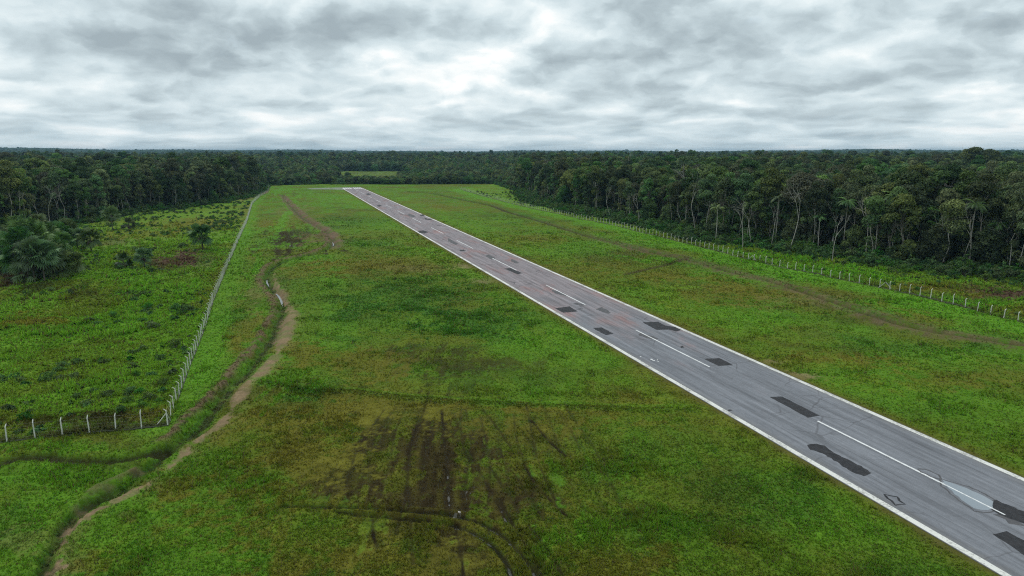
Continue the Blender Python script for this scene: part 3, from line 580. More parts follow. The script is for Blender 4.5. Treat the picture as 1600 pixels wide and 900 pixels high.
# ------------------------------------------------------------------ materials for plants
def leafmat(name, c1, c2, rnd=.35, trans=.22, gloss=.25, hue=.04):
    m = bpy.data.materials.new(name); m.use_nodes = True; N = NT(m.node_tree); N.n.clear()
    at = N.node('ShaderNodeAttribute', attribute_name='tone'); oi = N.node('ShaderNodeObjectInfo')
    r, g_, b_ = N.sep(at.outputs['Color'])
    col = N.mix(r, c1, c2)
    k = N.m('ADD', 1 - rnd * .7, N.m('MULTIPLY', oi.outputs['Random'], rnd * 2.0)); k = N.m('MULTIPLY', k, N.m('ADD', .72, N.m('MULTIPLY', g_, .56)))
    col = N.mix(1.0, col, N.comb(k, k, k), 'MULTIPLY')
    hs = N.node('ShaderNodeHueSaturation'); N.put(hs.inputs['Color'], col)
    r2 = N.m('FRACT', N.m('MULTIPLY', oi.outputs['Random'], 17.31)); N.put(hs.inputs['Hue'], N.m('ADD', .5 - hue, N.m('MULTIPLY', r2, hue * 1.7)))
    N.put(hs.inputs['Saturation'], N.m('ADD', .75, N.m('MULTIPLY', N.m('FRACT', N.m('MULTIPLY', oi.outputs['Random'], 5.77)), .35)))
    df = N.node('ShaderNodeBsdfDiffuse'); tl = N.node('ShaderNodeBsdfTranslucent'); gl = N.node('ShaderNodeBsdfGlossy'); gl.inputs['Roughness'].default_value = .5
    N.l.new(hs.outputs[0], df.inputs[0]); N.l.new(hs.outputs[0], tl.inputs[0]); gl.inputs[0].default_value = (.8, .85, .85, 1)
    m1 = N.node('ShaderNodeMixShader'); m1.inputs[0].default_value = trans; N.l.new(df.outputs[0], m1.inputs[1]); N.l.new(tl.outputs[0], m1.inputs[2])
    fr = N.node('ShaderNodeFresnel'); fr.inputs[0].default_value = 1.4
    m2 = N.node('ShaderNodeMixShader'); m2.inputs[0].default_value = gloss * .06; N.l.new(m1.outputs[0], m2.inputs[1]); N.l.new(gl.outputs[0], m2.inputs[2])
    o = N.node('ShaderNodeOutputMaterial'); N.l.new(m2.outputs[0], o.inputs[0]); return m
LEAF = leafmat('forest_leaves', (.020, .048, .015), (.12, .19, .046), rnd=.65, hue=.055)
LEAFP = leafmat('pale_forest_leaves', (.045, .060, .028), (.10, .115, .052), rnd=.25)
SHRUB = leafmat('shrub_leaves', (.022, .072, .013), (.085, .19, .028), rnd=.4)
PALM = leafmat('palm_leaves', (.030, .075, .018), (.11, .19, .050), rnd=.3, gloss=.5)
DEADF = leafmat('dead_fronds', (.075, .060, .040), (.15, .125, .085), rnd=.2, trans=.05)
GRASS = leafmat('grass_blades', (.0, .0, .0), (.0, .0, .0))
def grassmat():
    m = bpy.data.materials.new('grass_blade'); m.use_nodes = True; N = NT(m.node_tree); N.n.clear()
    at = N.node('ShaderNodeAttribute', attribute_name='tone')
    df = N.node('ShaderNodeBsdfDiffuse'); tl = N.node('ShaderNodeBsdfTranslucent'); N.l.new(at.outputs[0], df.inputs[0]); N.l.new(at.outputs[0], tl.inputs[0])
    m1 = N.node('ShaderNodeMixShader'); m1.inputs[0].default_value = .3; N.l.new(df.outputs[0], m1.inputs[1]); N.l.new(tl.outputs[0], m1.inputs[2])
    o = N.node('ShaderNodeOutputMaterial'); N.l.new(m1.outputs[0], o.inputs[0]); return m
GRASS = grassmat()
def barkmat(name, c1, c2):
    m = bpy.data.materials.new(name); m.use_nodes = True; N = NT(m.node_tree); b = N.n['Principled BSDF']
    p = N.node('ShaderNodeTexCoord').outputs['Object']; x, y, z = N.sep(p)
    N.put(b.inputs['Base Color'], N.mix(N.rng(N.noise(N.comb(x, y, N.m('MULTIPLY', z, .35)), 1.6, 5, .7), .35, .65), c1, c2)); b.inputs['Roughness'].default_value = .9
    return m
BARK = barkmat('grey_bark', (.10, .09, .07), (.24, .22, .18)); PALE = barkmat('pale_bark', (.26, .25, .22), (.46, .44, .39)); DBARK = barkmat('dark_bark', (.05, .042, .032), (.11, .095, .07))

# ------------------------------------------------------------------ plant geometry
def tube(pts, rad, ns=6):
    pts = np.array(pts, float); n = len(pts); V = []; 
    for i in range(n):
        t = pts[min(i + 1, n - 1)] - pts[max(i - 1, 0)]; t /= np.linalg.norm(t) + 1e-9
        a = np.cross(t, (0, 1, 0) if abs(t[1]) < .8 else (1, 0, 0)); a /= np.linalg.norm(a); b = np.cross(t, a)
        for k in range(ns):
            q = 2 * PI * k / ns; V.append(pts[i] + rad[i] * (a * math.cos(q) + b * math.sin(q)))
    Fq = [[i * ns + k, i * ns + (k + 1) % ns, (i + 1) * ns + (k + 1) % ns, (i + 1) * ns + k] for i in range(n - 1) for k in range(ns)]
    return np.array(V), np.array(Fq)
def join(parts):
    V = []; Fq = []; o = 0
    for v, f in parts: V.append(v); Fq.append(f + o); o += len(v)
    return np.concatenate(V), np.concatenate(Fq)
def leaves(C, Nrm, size, rs, aspect=.62, fold=.18):
    "folded leaf-clump quads"
    n = len(C); r = rs.normal(size=(n, 3)); Nrm = Nrm / (np.linalg.norm(Nrm, axis=1)[:, None] + 1e-9)
    a = np.cross(Nrm, r); a /= np.linalg.norm(a, axis=1)[:, None] + 1e-9; b = np.cross(Nrm, a)
    sz = (size * rs.uniform(.6, 1.35, n))[:, None]
    v0 = C - a * sz; v2 = C + a * sz * .95; v1 = C + b * sz * aspect - Nrm * sz * fold; v3 = C - b * sz * aspect - Nrm * sz * fold
    V = np.stack([v0, v1, v2, v3], 1).reshape(-1, 3); Fq = np.arange(4 * n).reshape(n, 4)
    return V, Fq
def crown_mesh(name, lobes, nleaf, lsz, rs, mat, under=.35):
    "lobes: (centre, radii) ; leaf clumps over their shells with gaps between"
    C = []; Nn = []; T = []
    tot = sum(l[1][0] * l[1][1] for l in lobes)
    for c, rd in lobes:
        n = max(20, int(nleaf * rd[0] * rd[1] / tot)); dv = rs.normal(size=(n, 3)); dv /= np.linalg.norm(dv, axis=1)[:, None]
        flip = (dv[:, 2] < -.15) & (rs.rand(n) > under); dv[flip, 2] *= -1
        # sub-clumping
        k = rs.normal(size=(max(4, n // 28), 3)); k /= np.linalg.norm(k, axis=1)[:, None]
        near = np.max(dv @ k.T, axis=1); dv = dv[near > .55 + .35 * rs.rand(n)]
        if not len(dv): continue
        rr = rs.uniform(.72, 1.12, len(dv))[:, None]
        C.append(np.array(c) + dv * rr * np.array(rd)); Nn.append(dv * .8 + np.array((0, 0, .35)) + rs.normal(size=dv.shape) * .55)
        lt = rs.uniform(.15, .85); T.append(np.stack([np.clip(lt + rs.normal(size=len(dv)) * .16, 0, 1), rs.rand(len(dv)), rs.rand(len(dv))], 1))
    C = np.concatenate(C); Nn = np.concatenate(Nn); T = np.repeat(np.concatenate(T), 4, axis=0)
    V, Fq = leaves(C, Nn, lsz, rs)
    return mesh_np(name, V, [Fq], [mat], col=T)
def limb(a, b, r0, r1, rs, n=5, sag=.12):
    a = np.array(a, float); b = np.array(b, float); L = np.linalg.norm(b - a); pts = []
    off = rs.normal(size=3) * L * .07
    for k in range(n + 1):
        t = k / n; p = a + (b - a) * t + off * math.sin(PI * t) + np.array((0, 0, -sag * L * math.sin(PI * t) * .5)); pts.append(p)
    return tube(pts, [r0 + (r1 - r0) * k / n for k in range(n + 1)], 5)
def make_tree(seed, h, cr, cb, nl, nleaf, lsz, mat=LEAF, bark=BARK, flat=.6, tr=.22, lobe=(1.5, 2.9), lean=.03, under=.35, low=0):
    rs = np.random.RandomState(seed); lobes = []
    top = np.array((rs.normal() * lean * h, rs.normal() * lean * h, cb + (h - cb) * .45))
    base = np.zeros(3); kink = rs.normal(size=2) * .02 * h
    tp = [base + (top - base) * k / 7 + np.array((kink[0] * math.sin(k), kink[1] * math.sin(k * 1.3), 0)) for k in range(8)]
    parts = [tube(tp, [tr * (1.25 if k == 0 else 1) * (1 - .075 * k) for k in range(8)], 7)]
    for i in range(nl):
        an = 2.4 * i + rs.uniform(-.5, .5); q = math.sqrt((i + .5) / nl); r = cr * q * rs.uniform(.72, .95)
        R = rs.uniform(*lobe) * (1.15 - .35 * q); zt = h - (h - cb) * .62 * q ** 2.0 - R * flat + rs.normal() * .9
        c = np.array((top[0] + r * math.cos(an), top[1] + r * math.sin(an), zt)); lobes.append((c, (R, R, R * flat * rs.uniform(.85, 1.2))))
        j0 = tp[rs.randint(5, 8)]; parts.append(limb(j0, c + np.array((0, 0, -.1 * R)), tr * .36, tr * .10, rs))
        for q2 in range(2):
            e = c + rs.normal(size=3) * R * .55; parts.append(limb(c - np.array((0, 0, .3 * R)), e, tr * .13, .03, rs, 3))
    for i in range(low):
        an = rs.uniform(0, 6.28); z = rs.uniform(cb * .25, cb); r = cr * rs.uniform(.15, .55); R = rs.uniform(1.0, 1.9); lobes.append(((r * math.cos(an), r * math.sin(an), z), (R, R, R * .8)))
        parts.append(limb(tp[max(1, min(6, int(z / top[2] * 7)))], lobes[-1][0], tr * .2, .03, rs, 3))
    V, Fq = join(parts)
    return mesh_np('trunk', V, [Fq], [bark], smooth=True), crown_mesh('crown', lobes, nleaf, lsz, rs, mat, under)

# tree kinds: 0-5 tall dense, 6-7 slender, 8 spreading pale, 9-10 low bushy, 11 open umbrella
kinds = [make_tree(1, 24, 5.2, 7.5, 34, 11000, .36, flat=.8, low=8, lobe=(1.0, 1.9)), make_tree(2, 26, 6.2, 10, 34, 11500, .37, flat=.7, low=6, lobe=(1.2, 2.3)), make_tree(3, 21, 4.6, 5, 30, 10500, .36, flat=.85, low=10, lobe=(.9, 1.8)), make_tree(4, 27, 5.2, 12, 20, 9800, .36, flat=.8, bark=PALE, lean=.04, low=5),
         make_tree(5, 23, 6.8, 9, 28, 11500, .37, flat=.7, low=5), make_tree(6, 25, 4.2, 6, 30, 10000, .37, flat=.95, low=12, lobe=(.8, 1.7)), make_tree(7, 23, 3.2, 13, 10, 4600, .34, flat=.8, bark=PALE, tr=.2, lean=.05, low=3), make_tree(8, 20, 2.8, 10, 9, 4200, .33, flat=.8, bark=PALE, tr=.17, lean=.07, low=3),
         make_tree(9, 24, 8.4, 12, 34, 11500, .36, mat=LEAFP, bark=PALE, flat=.6, tr=.42, low=3), make_tree(10, 12, 4.4, 2.5, 18, 8000, .34, flat=.85, tr=.22, low=8), make_tree(12, 10, 3.6, 1.6, 16, 6500, .34, flat=.85, tr=.18, low=8),
         make_tree(13, 28, 7.4, 16, 22, 9000, .36, flat=.6, tr=.4, bark=PALE)]
KH = [24, 26, 22, 27, 23, 25, 23, 20, 24, 12, 10, 28]

def add_thing(name, parts, x, y, z, rz, sc3, label, cat, group=None):
    e = link(name, None); e.location = (x, y, z); e.rotation_euler = (0, 0, rz); e.scale = sc3; e.empty_display_size = .5
    tag(e, label, cat, group)
    for pn, md in parts: link(pn, md, e)
    return e
def zat(x, y): return float(ground(np.array([x]), np.array([y]))[0][0])

# scatter by geometry nodes, for growth nobody could count
def scatter(name, sources, pts, rot, scl, idx, base_mesh=None, label=None):
    me = bpy.data.meshes.new(name); me.vertices.add(len(pts)); me.vertices.foreach_set('co', np.asarray(pts, np.float32).ravel())
    def att(k, typ, v, f='value'): a = me.attributes.new(k, typ, 'POINT'); a.data.foreach_set(f, v)
    r3 = np.zeros((len(pts), 3), np.float32); r3[:, 2] = rot; att('turn', 'FLOAT_VECTOR', r3.ravel(), 'vector')
    att('size', 'FLOAT_VECTOR', np.asarray(scl, np.float32).ravel(), 'vector'); att('pick', 'INT', np.asarray(idx, np.int32))
    me.update(); o = link(name, me); o['kind'] = 'stuff'
    if label: o['label'] = label
    ng = bpy.data.node_groups.new(name, 'GeometryNodeTree'); ng.interface.new_socket('Geometry', in_out='INPUT', socket_type='NodeSocketGeometry'); ng.interface.new_socket('Geometry', in_out='OUTPUT', socket_type='NodeSocketGeometry')
    n = ng.nodes; l = ng.links; gi = n.new('NodeGroupInput'); gout = n.new('NodeGroupOutput')
    allj = n.new('GeometryNodeJoinGeometry')
    def na(k, typ):
        q = n.new('GeometryNodeInputNamedAttribute'); q.data_type = typ; q.inputs['Name'].default_value = k; return [s for s in q.outputs if s.enabled and s.name == 'Attribute'][0]
    ap, at_, as_ = na('pick', 'INT'), na('turn', 'FLOAT_VECTOR'), na('size', 'FLOAT_VECTOR')
    for gk, grp in enumerate(sources):
        j = n.new('GeometryNodeJoinGeometry')
        for ob in grp:
            q = n.new('GeometryNodeObjectInfo'); q.inputs['Object'].default_value = ob; q.transform_space = 'ORIGINAL'; l.new(q.outputs['Geometry'], j.inputs[0])
        cmp = n.new('FunctionNodeCompare'); cmp.data_type = 'INT'; cmp.operation = 'EQUAL'
        ci = [s for s in cmp.inputs if s.enabled and s.name in ('A', 'B')]; l.new(ap, ci[0]); ci[1].default_value = gk
        ip = n.new('GeometryNodeInstanceOnPoints'); l.new(gi.outputs[0], ip.inputs['Points']); l.new(cmp.outputs[0], ip.inputs['Selection']); l.new(j.outputs[0], ip.inputs['Instance'])
        l.new(at_, ip.inputs['Rotation']); l.new(as_, ip.inputs['Scale']); l.new(ip.outputs[0], allj.inputs[0])
    l.new(allj.outputs[0], gout.inputs[0])
    md = o.modifiers.new('scatter', 'NODES'); md.node_group = ng
    return o

# ------------------------------------------------------------------ forest
def forest_points():
    P_ = []
    for (d0, d1, sp) in ((120, 900, 6.6), (900, 1700, 8.0), (1700, 3000, 11.0), (3000, 5200, 19.0), (5200, 10500, 38.0)):
        L = d1; n = int(2 * L * .8 / sp); ax = (np.arange(n) - n / 2) * sp; ay = np.arange(int(L / sp)) * sp
        gx_, gy_ = np.meshgrid(ax, ay); gx_ = gx_.ravel() + RS.uniform(-.46, .46, gx_.size) * sp; gy_ = gy_.ravel() + RS.uniform(-.46, .46, gy_.size) * sp
        D = np.hypot(gx_, gy_); az = np.arctan2(gx_, gy_); lim = np.where(D < 600, .86, .70)
        k = (D >= d0) & (D < d1) & (np.abs(az) < lim); P_.append(np.stack([gx_[k], gy_[k], np.full(k.sum(), sp)], 1))
    P_ = np.concatenate(P_); x, y = P_[:, 0], P_[:, 1]
    jx = (fbm(x, y, 18, 3, 71) - .5) * 16; jy = (fbm(x, y, 18, 3, 72) - .5) * 16; near = 1 - ss(np.hypot(x, y), 650, 760)
    k = ~inpoly(x + jx * near, y + jy * near, open_poly) & ~inpoly(x, y, open_poly) & ~inpoly(x + jx * 4, y + jy * 5, clear_poly); return P_[k]
FP = forest_points(); fx, fy = FP[:, 0], FP[:, 1]; fD = np.hypot(fx, fy); faz = np.arctan2(fx, fy); nF = len(FP)
def rise(D, az):
    "far ground swells: higher on the left"
    a = ss(D, 3200, 7500); return a * (17 + 20 * ss(-az, .12, .62) + 9 * ss(az, .18, .5) + 5 * np.sin(az * 17) + 3 * np.sin(az * 41 + 1))
hmul = .66 + .56 * fbm(fx, fy, 40, 3, 21) + RS.normal(size=nF) * .13
em = RS.rand(nF) < .025; hmul[em] *= 1 + RS.uniform(.05, .34, em.sum()) * (.25 + .75 * ss(fD[em], 600, 1100)); nr_ = fD < 600; hmul[nr_] = np.minimum(hmul[nr_], 1.16) 
uaz = 800 + np.tan(faz) * F * .99
belt = (fy < 1450) & (fy > 700) & (uaz > 400) & (uaz < 815)
ed, es, el = pdist(fx, fy, open_poly, 40); edge = ed < 9
kind = RS.choice([0, 1, 2, 3, 4, 5, 6, 8, 11], nF, p=[.17, .15, .15, .11, .14, .14, .06, .05, .03])
kind[edge] = RS.choice([0, 2, 5, 6, 7, 3, 9, 4], edge.sum(), p=[.08, .13, .12, .16, .18, .08, .22, .03])
inn = (ed >= 9) & (ed < 45) & (RS.rand(nF) < .14); kind[inn] = 9
kind[belt] = RS.choice([9, 10], belt.sum())
hmul[belt] = RS.uniform(.62, 1.12, belt.sum()); bb = belt & (uaz > 515) & (uaz < 650); hmul[bb] = RS.uniform(.52, .72, bb.sum()); hmul[belt] *= 1 + 1.25 * ss(fy[belt], 840, 1500)
right = fx > 0
pale = right & (fD < 420) & (RS.rand(nF) < .10); kind[pale & (ed < 40)] = 7
hs = np.clip(hmul, .5, np.where(belt, 2.3, 1.5)); ws = hs * RS.uniform(.82, 1.15, nF) * (1 + .55 * ss(fD, 1700, 5000) + .8 * ss(fD, 5000, 8000)); ws[belt] = 1.05 * RS.uniform(.9, 1.3, belt.sum()) * (1 + .5 * ss(fy[belt], 840, 1500))
fz = curvature(fD) + rise(fD, faz) - .1
rot = RS.uniform(0, 6.28, nF)
inview = np.abs(faz) < .63
order = np.argsort(fD + np.where(inview, 0, 1e6)); pick = order[:300]
stuffm = np.ones(nF, bool); stuffm[pick] = False
zone_lab = {'R': ('tall dark crowned forest tree near the front of the forest right of the runway', 'trees along the right forest edge'),
            'L': ('tall dark crowned forest tree near the front of the forest left of the fence', 'trees along the left forest edge')}
PARTS = [(('trunk', k[0]), ('crown', k[1])) for k in kinds]
proto_obj = {}
for n_, i in enumerate(pick):
    k = int(kind[i]); zl = 'R' if fx[i] > -40 else 'L'
    lab, grp = zone_lab[zl]
    if k in (6, 7): lab = 'slender pale trunked forest tree with small high crown ' + ('at the right forest edge' if zl == 'R' else 'at the left forest edge'); grp = 'slender trees of the ' + ('right' if zl == 'R' else 'left') + ' forest edge'
    if k == 8: lab = 'spreading forest tree with pale olive crown ' + ('in the right forest' if zl == 'R' else 'in the left forest'); grp = 'pale crowned trees of the ' + ('right' if zl == 'R' else 'left') + ' forest'
    if k in (9, 10): lab = 'low bushy tree with leaves to the ground ' + ('at the right forest edge' if zl == 'R' else 'at the left forest edge'); grp = 'low trees of the ' + ('right' if zl == 'R' else 'left') + ' forest edge'
    if k == 11: lab = 'tall tree with flat open umbrella crown ' + ('in the right forest' if zl == 'R' else 'in the left forest'); grp = 'umbrella trees of the ' + ('right' if zl == 'R' else 'left') + ' forest'
    e = add_thing('forest_tree', PARTS[k], fx[i], fy[i], fz[i], rot[i], (ws[i], ws[i], hs[i]), lab, 'tree', grp)
    if k not in proto_obj: proto_obj[k] = list(e.children)
for k in range(12):          # every kind must stand somewhere to be repeated further back
    if k not in proto_obj:
        j = np.where((kind == k) & stuffm & inview)[0]
        px, py = (fx[j[np.argmin(fD[j])]], fy[j[np.argmin(fD[j])]]) if len(j) else (-140, 800)
        if len(j): stuffm[j[np.argmin(fD[j])]] = False
        nm = {9: 'low bushy tree with rounded crown in the belt behind the runway end', 10: 'small bushy tree of the low belt behind the runway end'}.get(k, 'umbrella crowned tree deep in the forest')
        e = add_thing('forest_tree', PARTS[k], px, py, -.1, 1.0, (1, 1, 1), nm, 'tree'); proto_obj[k] = list(e.children)
k = stuffm
scatter('distant_forest', [proto_obj[q] for q in range(12)], np.stack([fx[k], fy[k], fz[k]], 1), rot[k], np.stack([ws[k], ws[k], hs[k]], 1), kind[k], label='dense rainforest stretching to the horizon')
print('forest points', nF)

# closed canopy far away, where single crowns are no longer seen
CAN = bpy.data.materials.new('far_canopy'); CAN.use_nodes = True; _N = NT(CAN.node_tree); _b = _N.n['Principled BSDF']; _p = _N.node('ShaderNodeNewGeometry').outputs['Position']
_N.put(_b.inputs['Base Color'], _N.mix(_N.rng(_N.noise(_p, .05, 4, .7), .35, .65), (.014, .028, .011), (.034, .058, .019))); _b.inputs['Roughness'].default_value = 1; _b.inputs['Specular IOR Level'].default_value = .05
cr_ = [1900.0]
while cr_[-1] < 12300: cr_.append(cr_[-1] * 1.006)
A2, R2 = np.meshgrid(np.linspace(-.86, .86, 900), np.array(cr_)); cx_ = (R2 * np.sin(A2)).ravel(); cy_2 = (R2 * np.cos(A2)).ravel(); R2f = R2.ravel()
cz = 17 + 7 * fbm(cx_, cy_2, 60, 3, 31) + 5.5 * vn(cx_ / 13, cy_2 / 13, 32) + 4 * ss(R2f, 3000, 6000) + curvature(R2f) + rise(R2f, A2.ravel()); cz -= 26 * (1 - ss(R2f, 1900, 2050))
i2 = np.arange(len(cz)).reshape(A2.shape); q2 = np.stack([i2[:-1, :-1], i2[1:, :-1], i2[1:, 1:], i2[:-1, 1:]], -1).reshape(-1, 4)
co = link('far_canopy', mesh_np('far_canopy', np.stack([cx_, cy_2, cz], 1), [q2], [CAN])); tag(co, 'closed forest canopy on the far horizon', kind='stuff')

# ------------------------------------------------------------------ palms
def fan_palm(seed, h, nleaf=26, R=2.6, skirt=12):
    rs = np.random.RandomState(seed)
    trunk = mesh_np('trunk', *[(lambda vf: vf[0])(tube([(math.sin(k * .4) * .06 * k / 3, math.cos(k * .5) * .05 * k / 3, h * k / 6) for k in range(7)], [.26, .22, .21, .2, .2, .2, .18], 8))], [tube([(0, 0, k) for k in range(7)], [1] * 7, 8)[1]], [DBARK], smooth=True)
    def fans(n, elo, ehi, pet, R, seedo):
        V = []; Fq = []; T = []
        for i in range(n):
            az = 2.4 * i + rs.uniform(-.3, .3); el = elo + (ehi - elo) * rs.rand(); L = pet * rs.uniform(.8, 1.2)
            dirv = np.array((math.cos(az) * math.cos(el), math.sin(az) * math.cos(el), math.sin(el))); side = np.array((-math.sin(az), math.cos(az), 0)); upv = np.cross(dirv, side) * -1; tw = rs.uniform(-.9, .9); side2 = side * math.cos(tw) + upv * math.sin(tw); upv = upv * math.cos(tw) - side * math.sin(tw)
            o = np.array((0, 0, h - .2)); tipp = o + dirv * L - np.array((0, 0, .12 * L))
            b = len(V); V += [o + side * .04, o - side * .04, tipp - side * .03, tipp + side * .03]; Fq.append([b, b + 1, b + 2, b + 3]); tn = rs.rand(3); T += [tn] * 4
            ns = 15
            for k in range(ns):
                a = (k / (ns - 1) - .5) * 5.0; d1 = dirv * math.cos(a) + side2 * math.sin(a); rr = R * (.75 + .25 * math.cos(a)) * rs.uniform(.85, 1.1)
                wv2 = np.cross(d1, upv) * .15 * R * .55; m = tipp + d1 * rr * .55 + upv * .08 * R; e = tipp + d1 * rr * .95 - np.array((0, 0, .30 * R)) + upv * -.05
                b = len(V); V += [tipp, m + wv2, e, m - wv2]; Fq.append([b, b + 1, b + 2, b + 3]); tt = np.clip(tn + rs.normal(size=3) * .12, 0, 1); T += [tt] * 4
        return np.array(V), np.array(Fq), np.array(T)
    V, Fq, T = fans(nleaf, -.75, 1.4, R * .60, R * .52, 0); live = mesh_np('crown', V, [Fq], [PALM], col=T)
    V, Fq, T = fans(skirt, -1.5, -.85, R * .42, R * .42, 1); dead = mesh_np('dead_fronds', V, [Fq], [DEADF], col=T)
    return [('trunk', trunk), ('crown', live), ('dead_fronds', dead)]
fpk = [fan_palm(1, 5.4, 44, 4.4, 6), fan_palm(2, 8.5, 48, 4.8, 22), fan_palm(3, 11.5, 48, 5.0, 26), fan_palm(4, 3.0, 30, 3.8, 3)]
pspots = [  # place, kind, scale, label
    (317, 390, 0, 1.12, 'lone fan palm with wide dark crown standing beside the brown marsh near the fence'),
    (226, 416, 0, .72, 'small dark fan palm on the left tip of the round brown marsh'),
    (193, 417, 3, .82, 'light green young fan palm left of the small dark palm'),
    (143, 393, 0, 1.02, 'fan palm with hanging dead fronds, right one of the pair beside the palm grove'),
    (122, 390, 0, .98, 'fan palm standing left in the pair beside the palm grove'),
    (176, 359, 1, .92, 'dark fan palm in front of the left forest edge'), (202, 358, 3, .95, 'short drooping fan palm right of the dark palm by the forest'),
    (118, 430, 0, .85, 'low fan palm with dark thicket base at the right end of the palm grove')]
for (u, v, k, s_, lab) in pspots:
    x, y = G(u, v); add_thing('fan_palm', fpk[k], x, y, zat(x, y) - .1, random.uniform(0, 6), (s_, s_, s_), lab, 'palm')
grove = [(45, 440, 3, 1.2), (62, 436, 0, 1.1), (90, 433, 3, 1.3), (30, 434, 0, 1.1), (75, 428, 0, 1.2), (15, 425, 0, 1.1), (105, 426, 3, 1.2), (48, 420, 0, 1.3), (90, 412, 0, 1.2), (25, 408, 0, 1.2), (38, 437, 2, 1.0), (55, 442, 1, 1.05), (70, 441, 1, 1.0), (25, 428, 1, 1.0), (48, 430, 2, 1.12), (82, 436, 0, 1.25), (64, 430, 2, 1.05), (88, 425, 1, .95), (30, 418, 2, .95), (12, 415, 1, 1.0), (100, 415, 1, .9), (55, 410, 2, .95), (78, 405, 2, .85), (5, 395, 2, .85), (95, 392, 1, .9), (35, 392, 2, .9), (66, 385, 2, .85), (108, 380, 1, .85)]
for (u, v, k, s_) in grove:
    x, y = G(u, v); add_thing('fan_palm', fpk[k], x, y, zat(x, y) - .1, random.uniform(0, 6), (s_, s_, s_), 'fan palm packed in the dark grove at the left edge of the picture', 'palm', 'fan palms of the left grove')
def feather_palm(seed, h, nf=16, L=4.2):
    rs = np.random.RandomState(seed)
    vf = tube([(math.sin(k * .5) * .12, math.cos(k * .6) * .1, h * k / 8) for k in range(9)], [.2] + [.14] * 8, 7); trunk = mesh_np('trunk', vf[0], [vf[1]], [PALE], smooth=True)
    V = []; Fq = []; T = []
    for i in range(nf):
        az = 2.4 * i; el = rs.uniform(.1, 1.2); side = np.array((-math.sin(az), math.cos(az), 0)); tn = rs.rand(3); n = 12; prev = None
        for k in range(n + 1):
            t = k / n; e2 = el - t * 1.5; p = np.array((0, 0, h)) if prev is None else prev + np.array((math.cos(az) * math.cos(e2), math.sin(az) * math.cos(e2), math.sin(e2))) * L / n
            if prev is not None and k > 1:
                dr = (p - prev) / (np.linalg.norm(p - prev) + 1e-9)
                for sg in (-1, 1):
                    ll = L * .23 * math.sin(PI * min(.97, .15 + t * .85)) ** .6; tip = p + side * sg * ll + dr * ll * .5 - np.array((0, 0, ll * .45)); b = len(V)
                    V += [prev, tip, p]; Fq.append([b, b + 1, b + 2]); T += [np.clip(tn + rs.normal(size=3) * .1, 0, 1)] * 3
            prev = p
    return [('trunk', trunk), ('crown', mesh_np('crown', np.array(V), [np.array(Fq)], [PALM], col=np.array(T)))]
fe = [feather_palm(1, 19), feather_palm(2, 15, 15, 3.8)]
for (u, v, k, s_, lab) in [(1386, 402, 0, 1.12, 'feather palm with bright arching fronds over the right forest edge, left of two tall ones'), (1530, 412, 0, 1.08, 'feather palm with pale trunk near the right end of the forest edge'),
                           (1483, 400, 1, 1.05, 'shorter dark green feather palm between the two tall feather palms'), (1118, 380, 1, .95, 'feather palm low in the middle of the right forest edge'), (866, 317, 1, .9, 'feather palm at the far end of the right forest edge'), (803, 296, 1, .8, 'small light green palm beside the far clearing right of the runway')]:
    x, y = G(u, v); add_thing('feather_palm', fe[k], x, y, zat(x, y) - .1, random.uniform(0, 6), (s_, s_, s_), lab, 'palm')

# bare pale trees
fp_r = random.Random(12)
for q in range(16):
    u = 830 + q * 49 + fp_r.uniform(-15, 15); i_ = np.interp(u, [830, 950, 1120, 1300, 1600], [304, 338, 376, 398, 434]) - fp_r.uniform(0, 9); x, y = G(u, i_); s_ = fp_r.uniform(.8, 1.12)
    add_thing('feather_palm', fe[q % 2], x, y, zat(x, y) - .1, fp_r.uniform(0, 6), (s_, s_, s_), 'feather palm standing among the trees of the right forest edge', 'palm', 'palms among the right forest edge')
def bare_tree(seed, h, spread=.28):
    rs = np.random.RandomState(seed); parts = []
    def grow(p, dr, L, r, dep):
        pts = [p]; 
        for k in range(4):
            dr = dr + rs.normal(size=3) * .055; dr /= np.linalg.norm(dr); pts.append(pts[-1] + dr * L / 4)
        parts.append(tube(pts, [r * (1 - .1 * k) for k in range(5)], 6 if dep < 2 else 4))
        if dep < 4:
            for q in range(2 + (dep > 0 and rs.rand() < .4)):
                nd = dr + rs.normal(size=3) * (.45 if dep else .35) + np.array((0, 0, .15)); nd /= np.linalg.norm(nd); grow(pts[-1 - (q == 2)], nd, L * rs.uniform(.5, .72) * (.8 if dep == 0 else 1), r * .55, dep + 1)
    grow(np.zeros(3), np.array((rs.normal() * .06, rs.normal() * .06, 1.)), h * .58, h * .0105, 0)
    V, Fq = join(parts); return V, Fq
for n_, (u, v, h, lab) in enumerate([(1410, 404, 19, 'bare leaning pale trunk in the middle of the right forest edge'), (1513, 420, 17, 'bare pale stem leaning right near the right forest edge'), (1572, 424, 15, 'forked pale trunk at the far right of the forest edge'), (1300, 410, 15, 'thin bare tree with fine pale twigs in the right undergrowth'),
                                   (1160, 388, 15, 'bare branched tree beside the fence in the right undergrowth'), (1172, 384, 17, 'straight pale bare trunk right of the branched bare tree'), (1070, 352, 26, 'tall dead tree with forked white limbs inside the right forest'), (975, 310, 30, 'dead tree with wide pale crown of twigs on the right skyline'), (1333, 390, 19, 'slim pale bare trunk left of the feather palms'),
                                   (91, 349, 17, 'pale bare trunk in front of the forest behind the palm grove'), (204, 330, 18, 'tall straight pale trunk at the left forest edge'), (120, 347, 6, 'short broken stump before the left forest'), (955, 342, 5, 'pale snag standing by the right fence'), (1540, 400, 22, 'pale dead trunk rising inside the right forest')]):
    x, y = G(u, v); V_, F_ = bare_tree(40 + n_, h); e = link('bare_tree', None); e.location = (x, y, zat(x, y) - .1); tag(e, lab, 'tree')
    link('trunk', mesh_np('trunk', V_, [F_], [PALE], smooth=True), e)

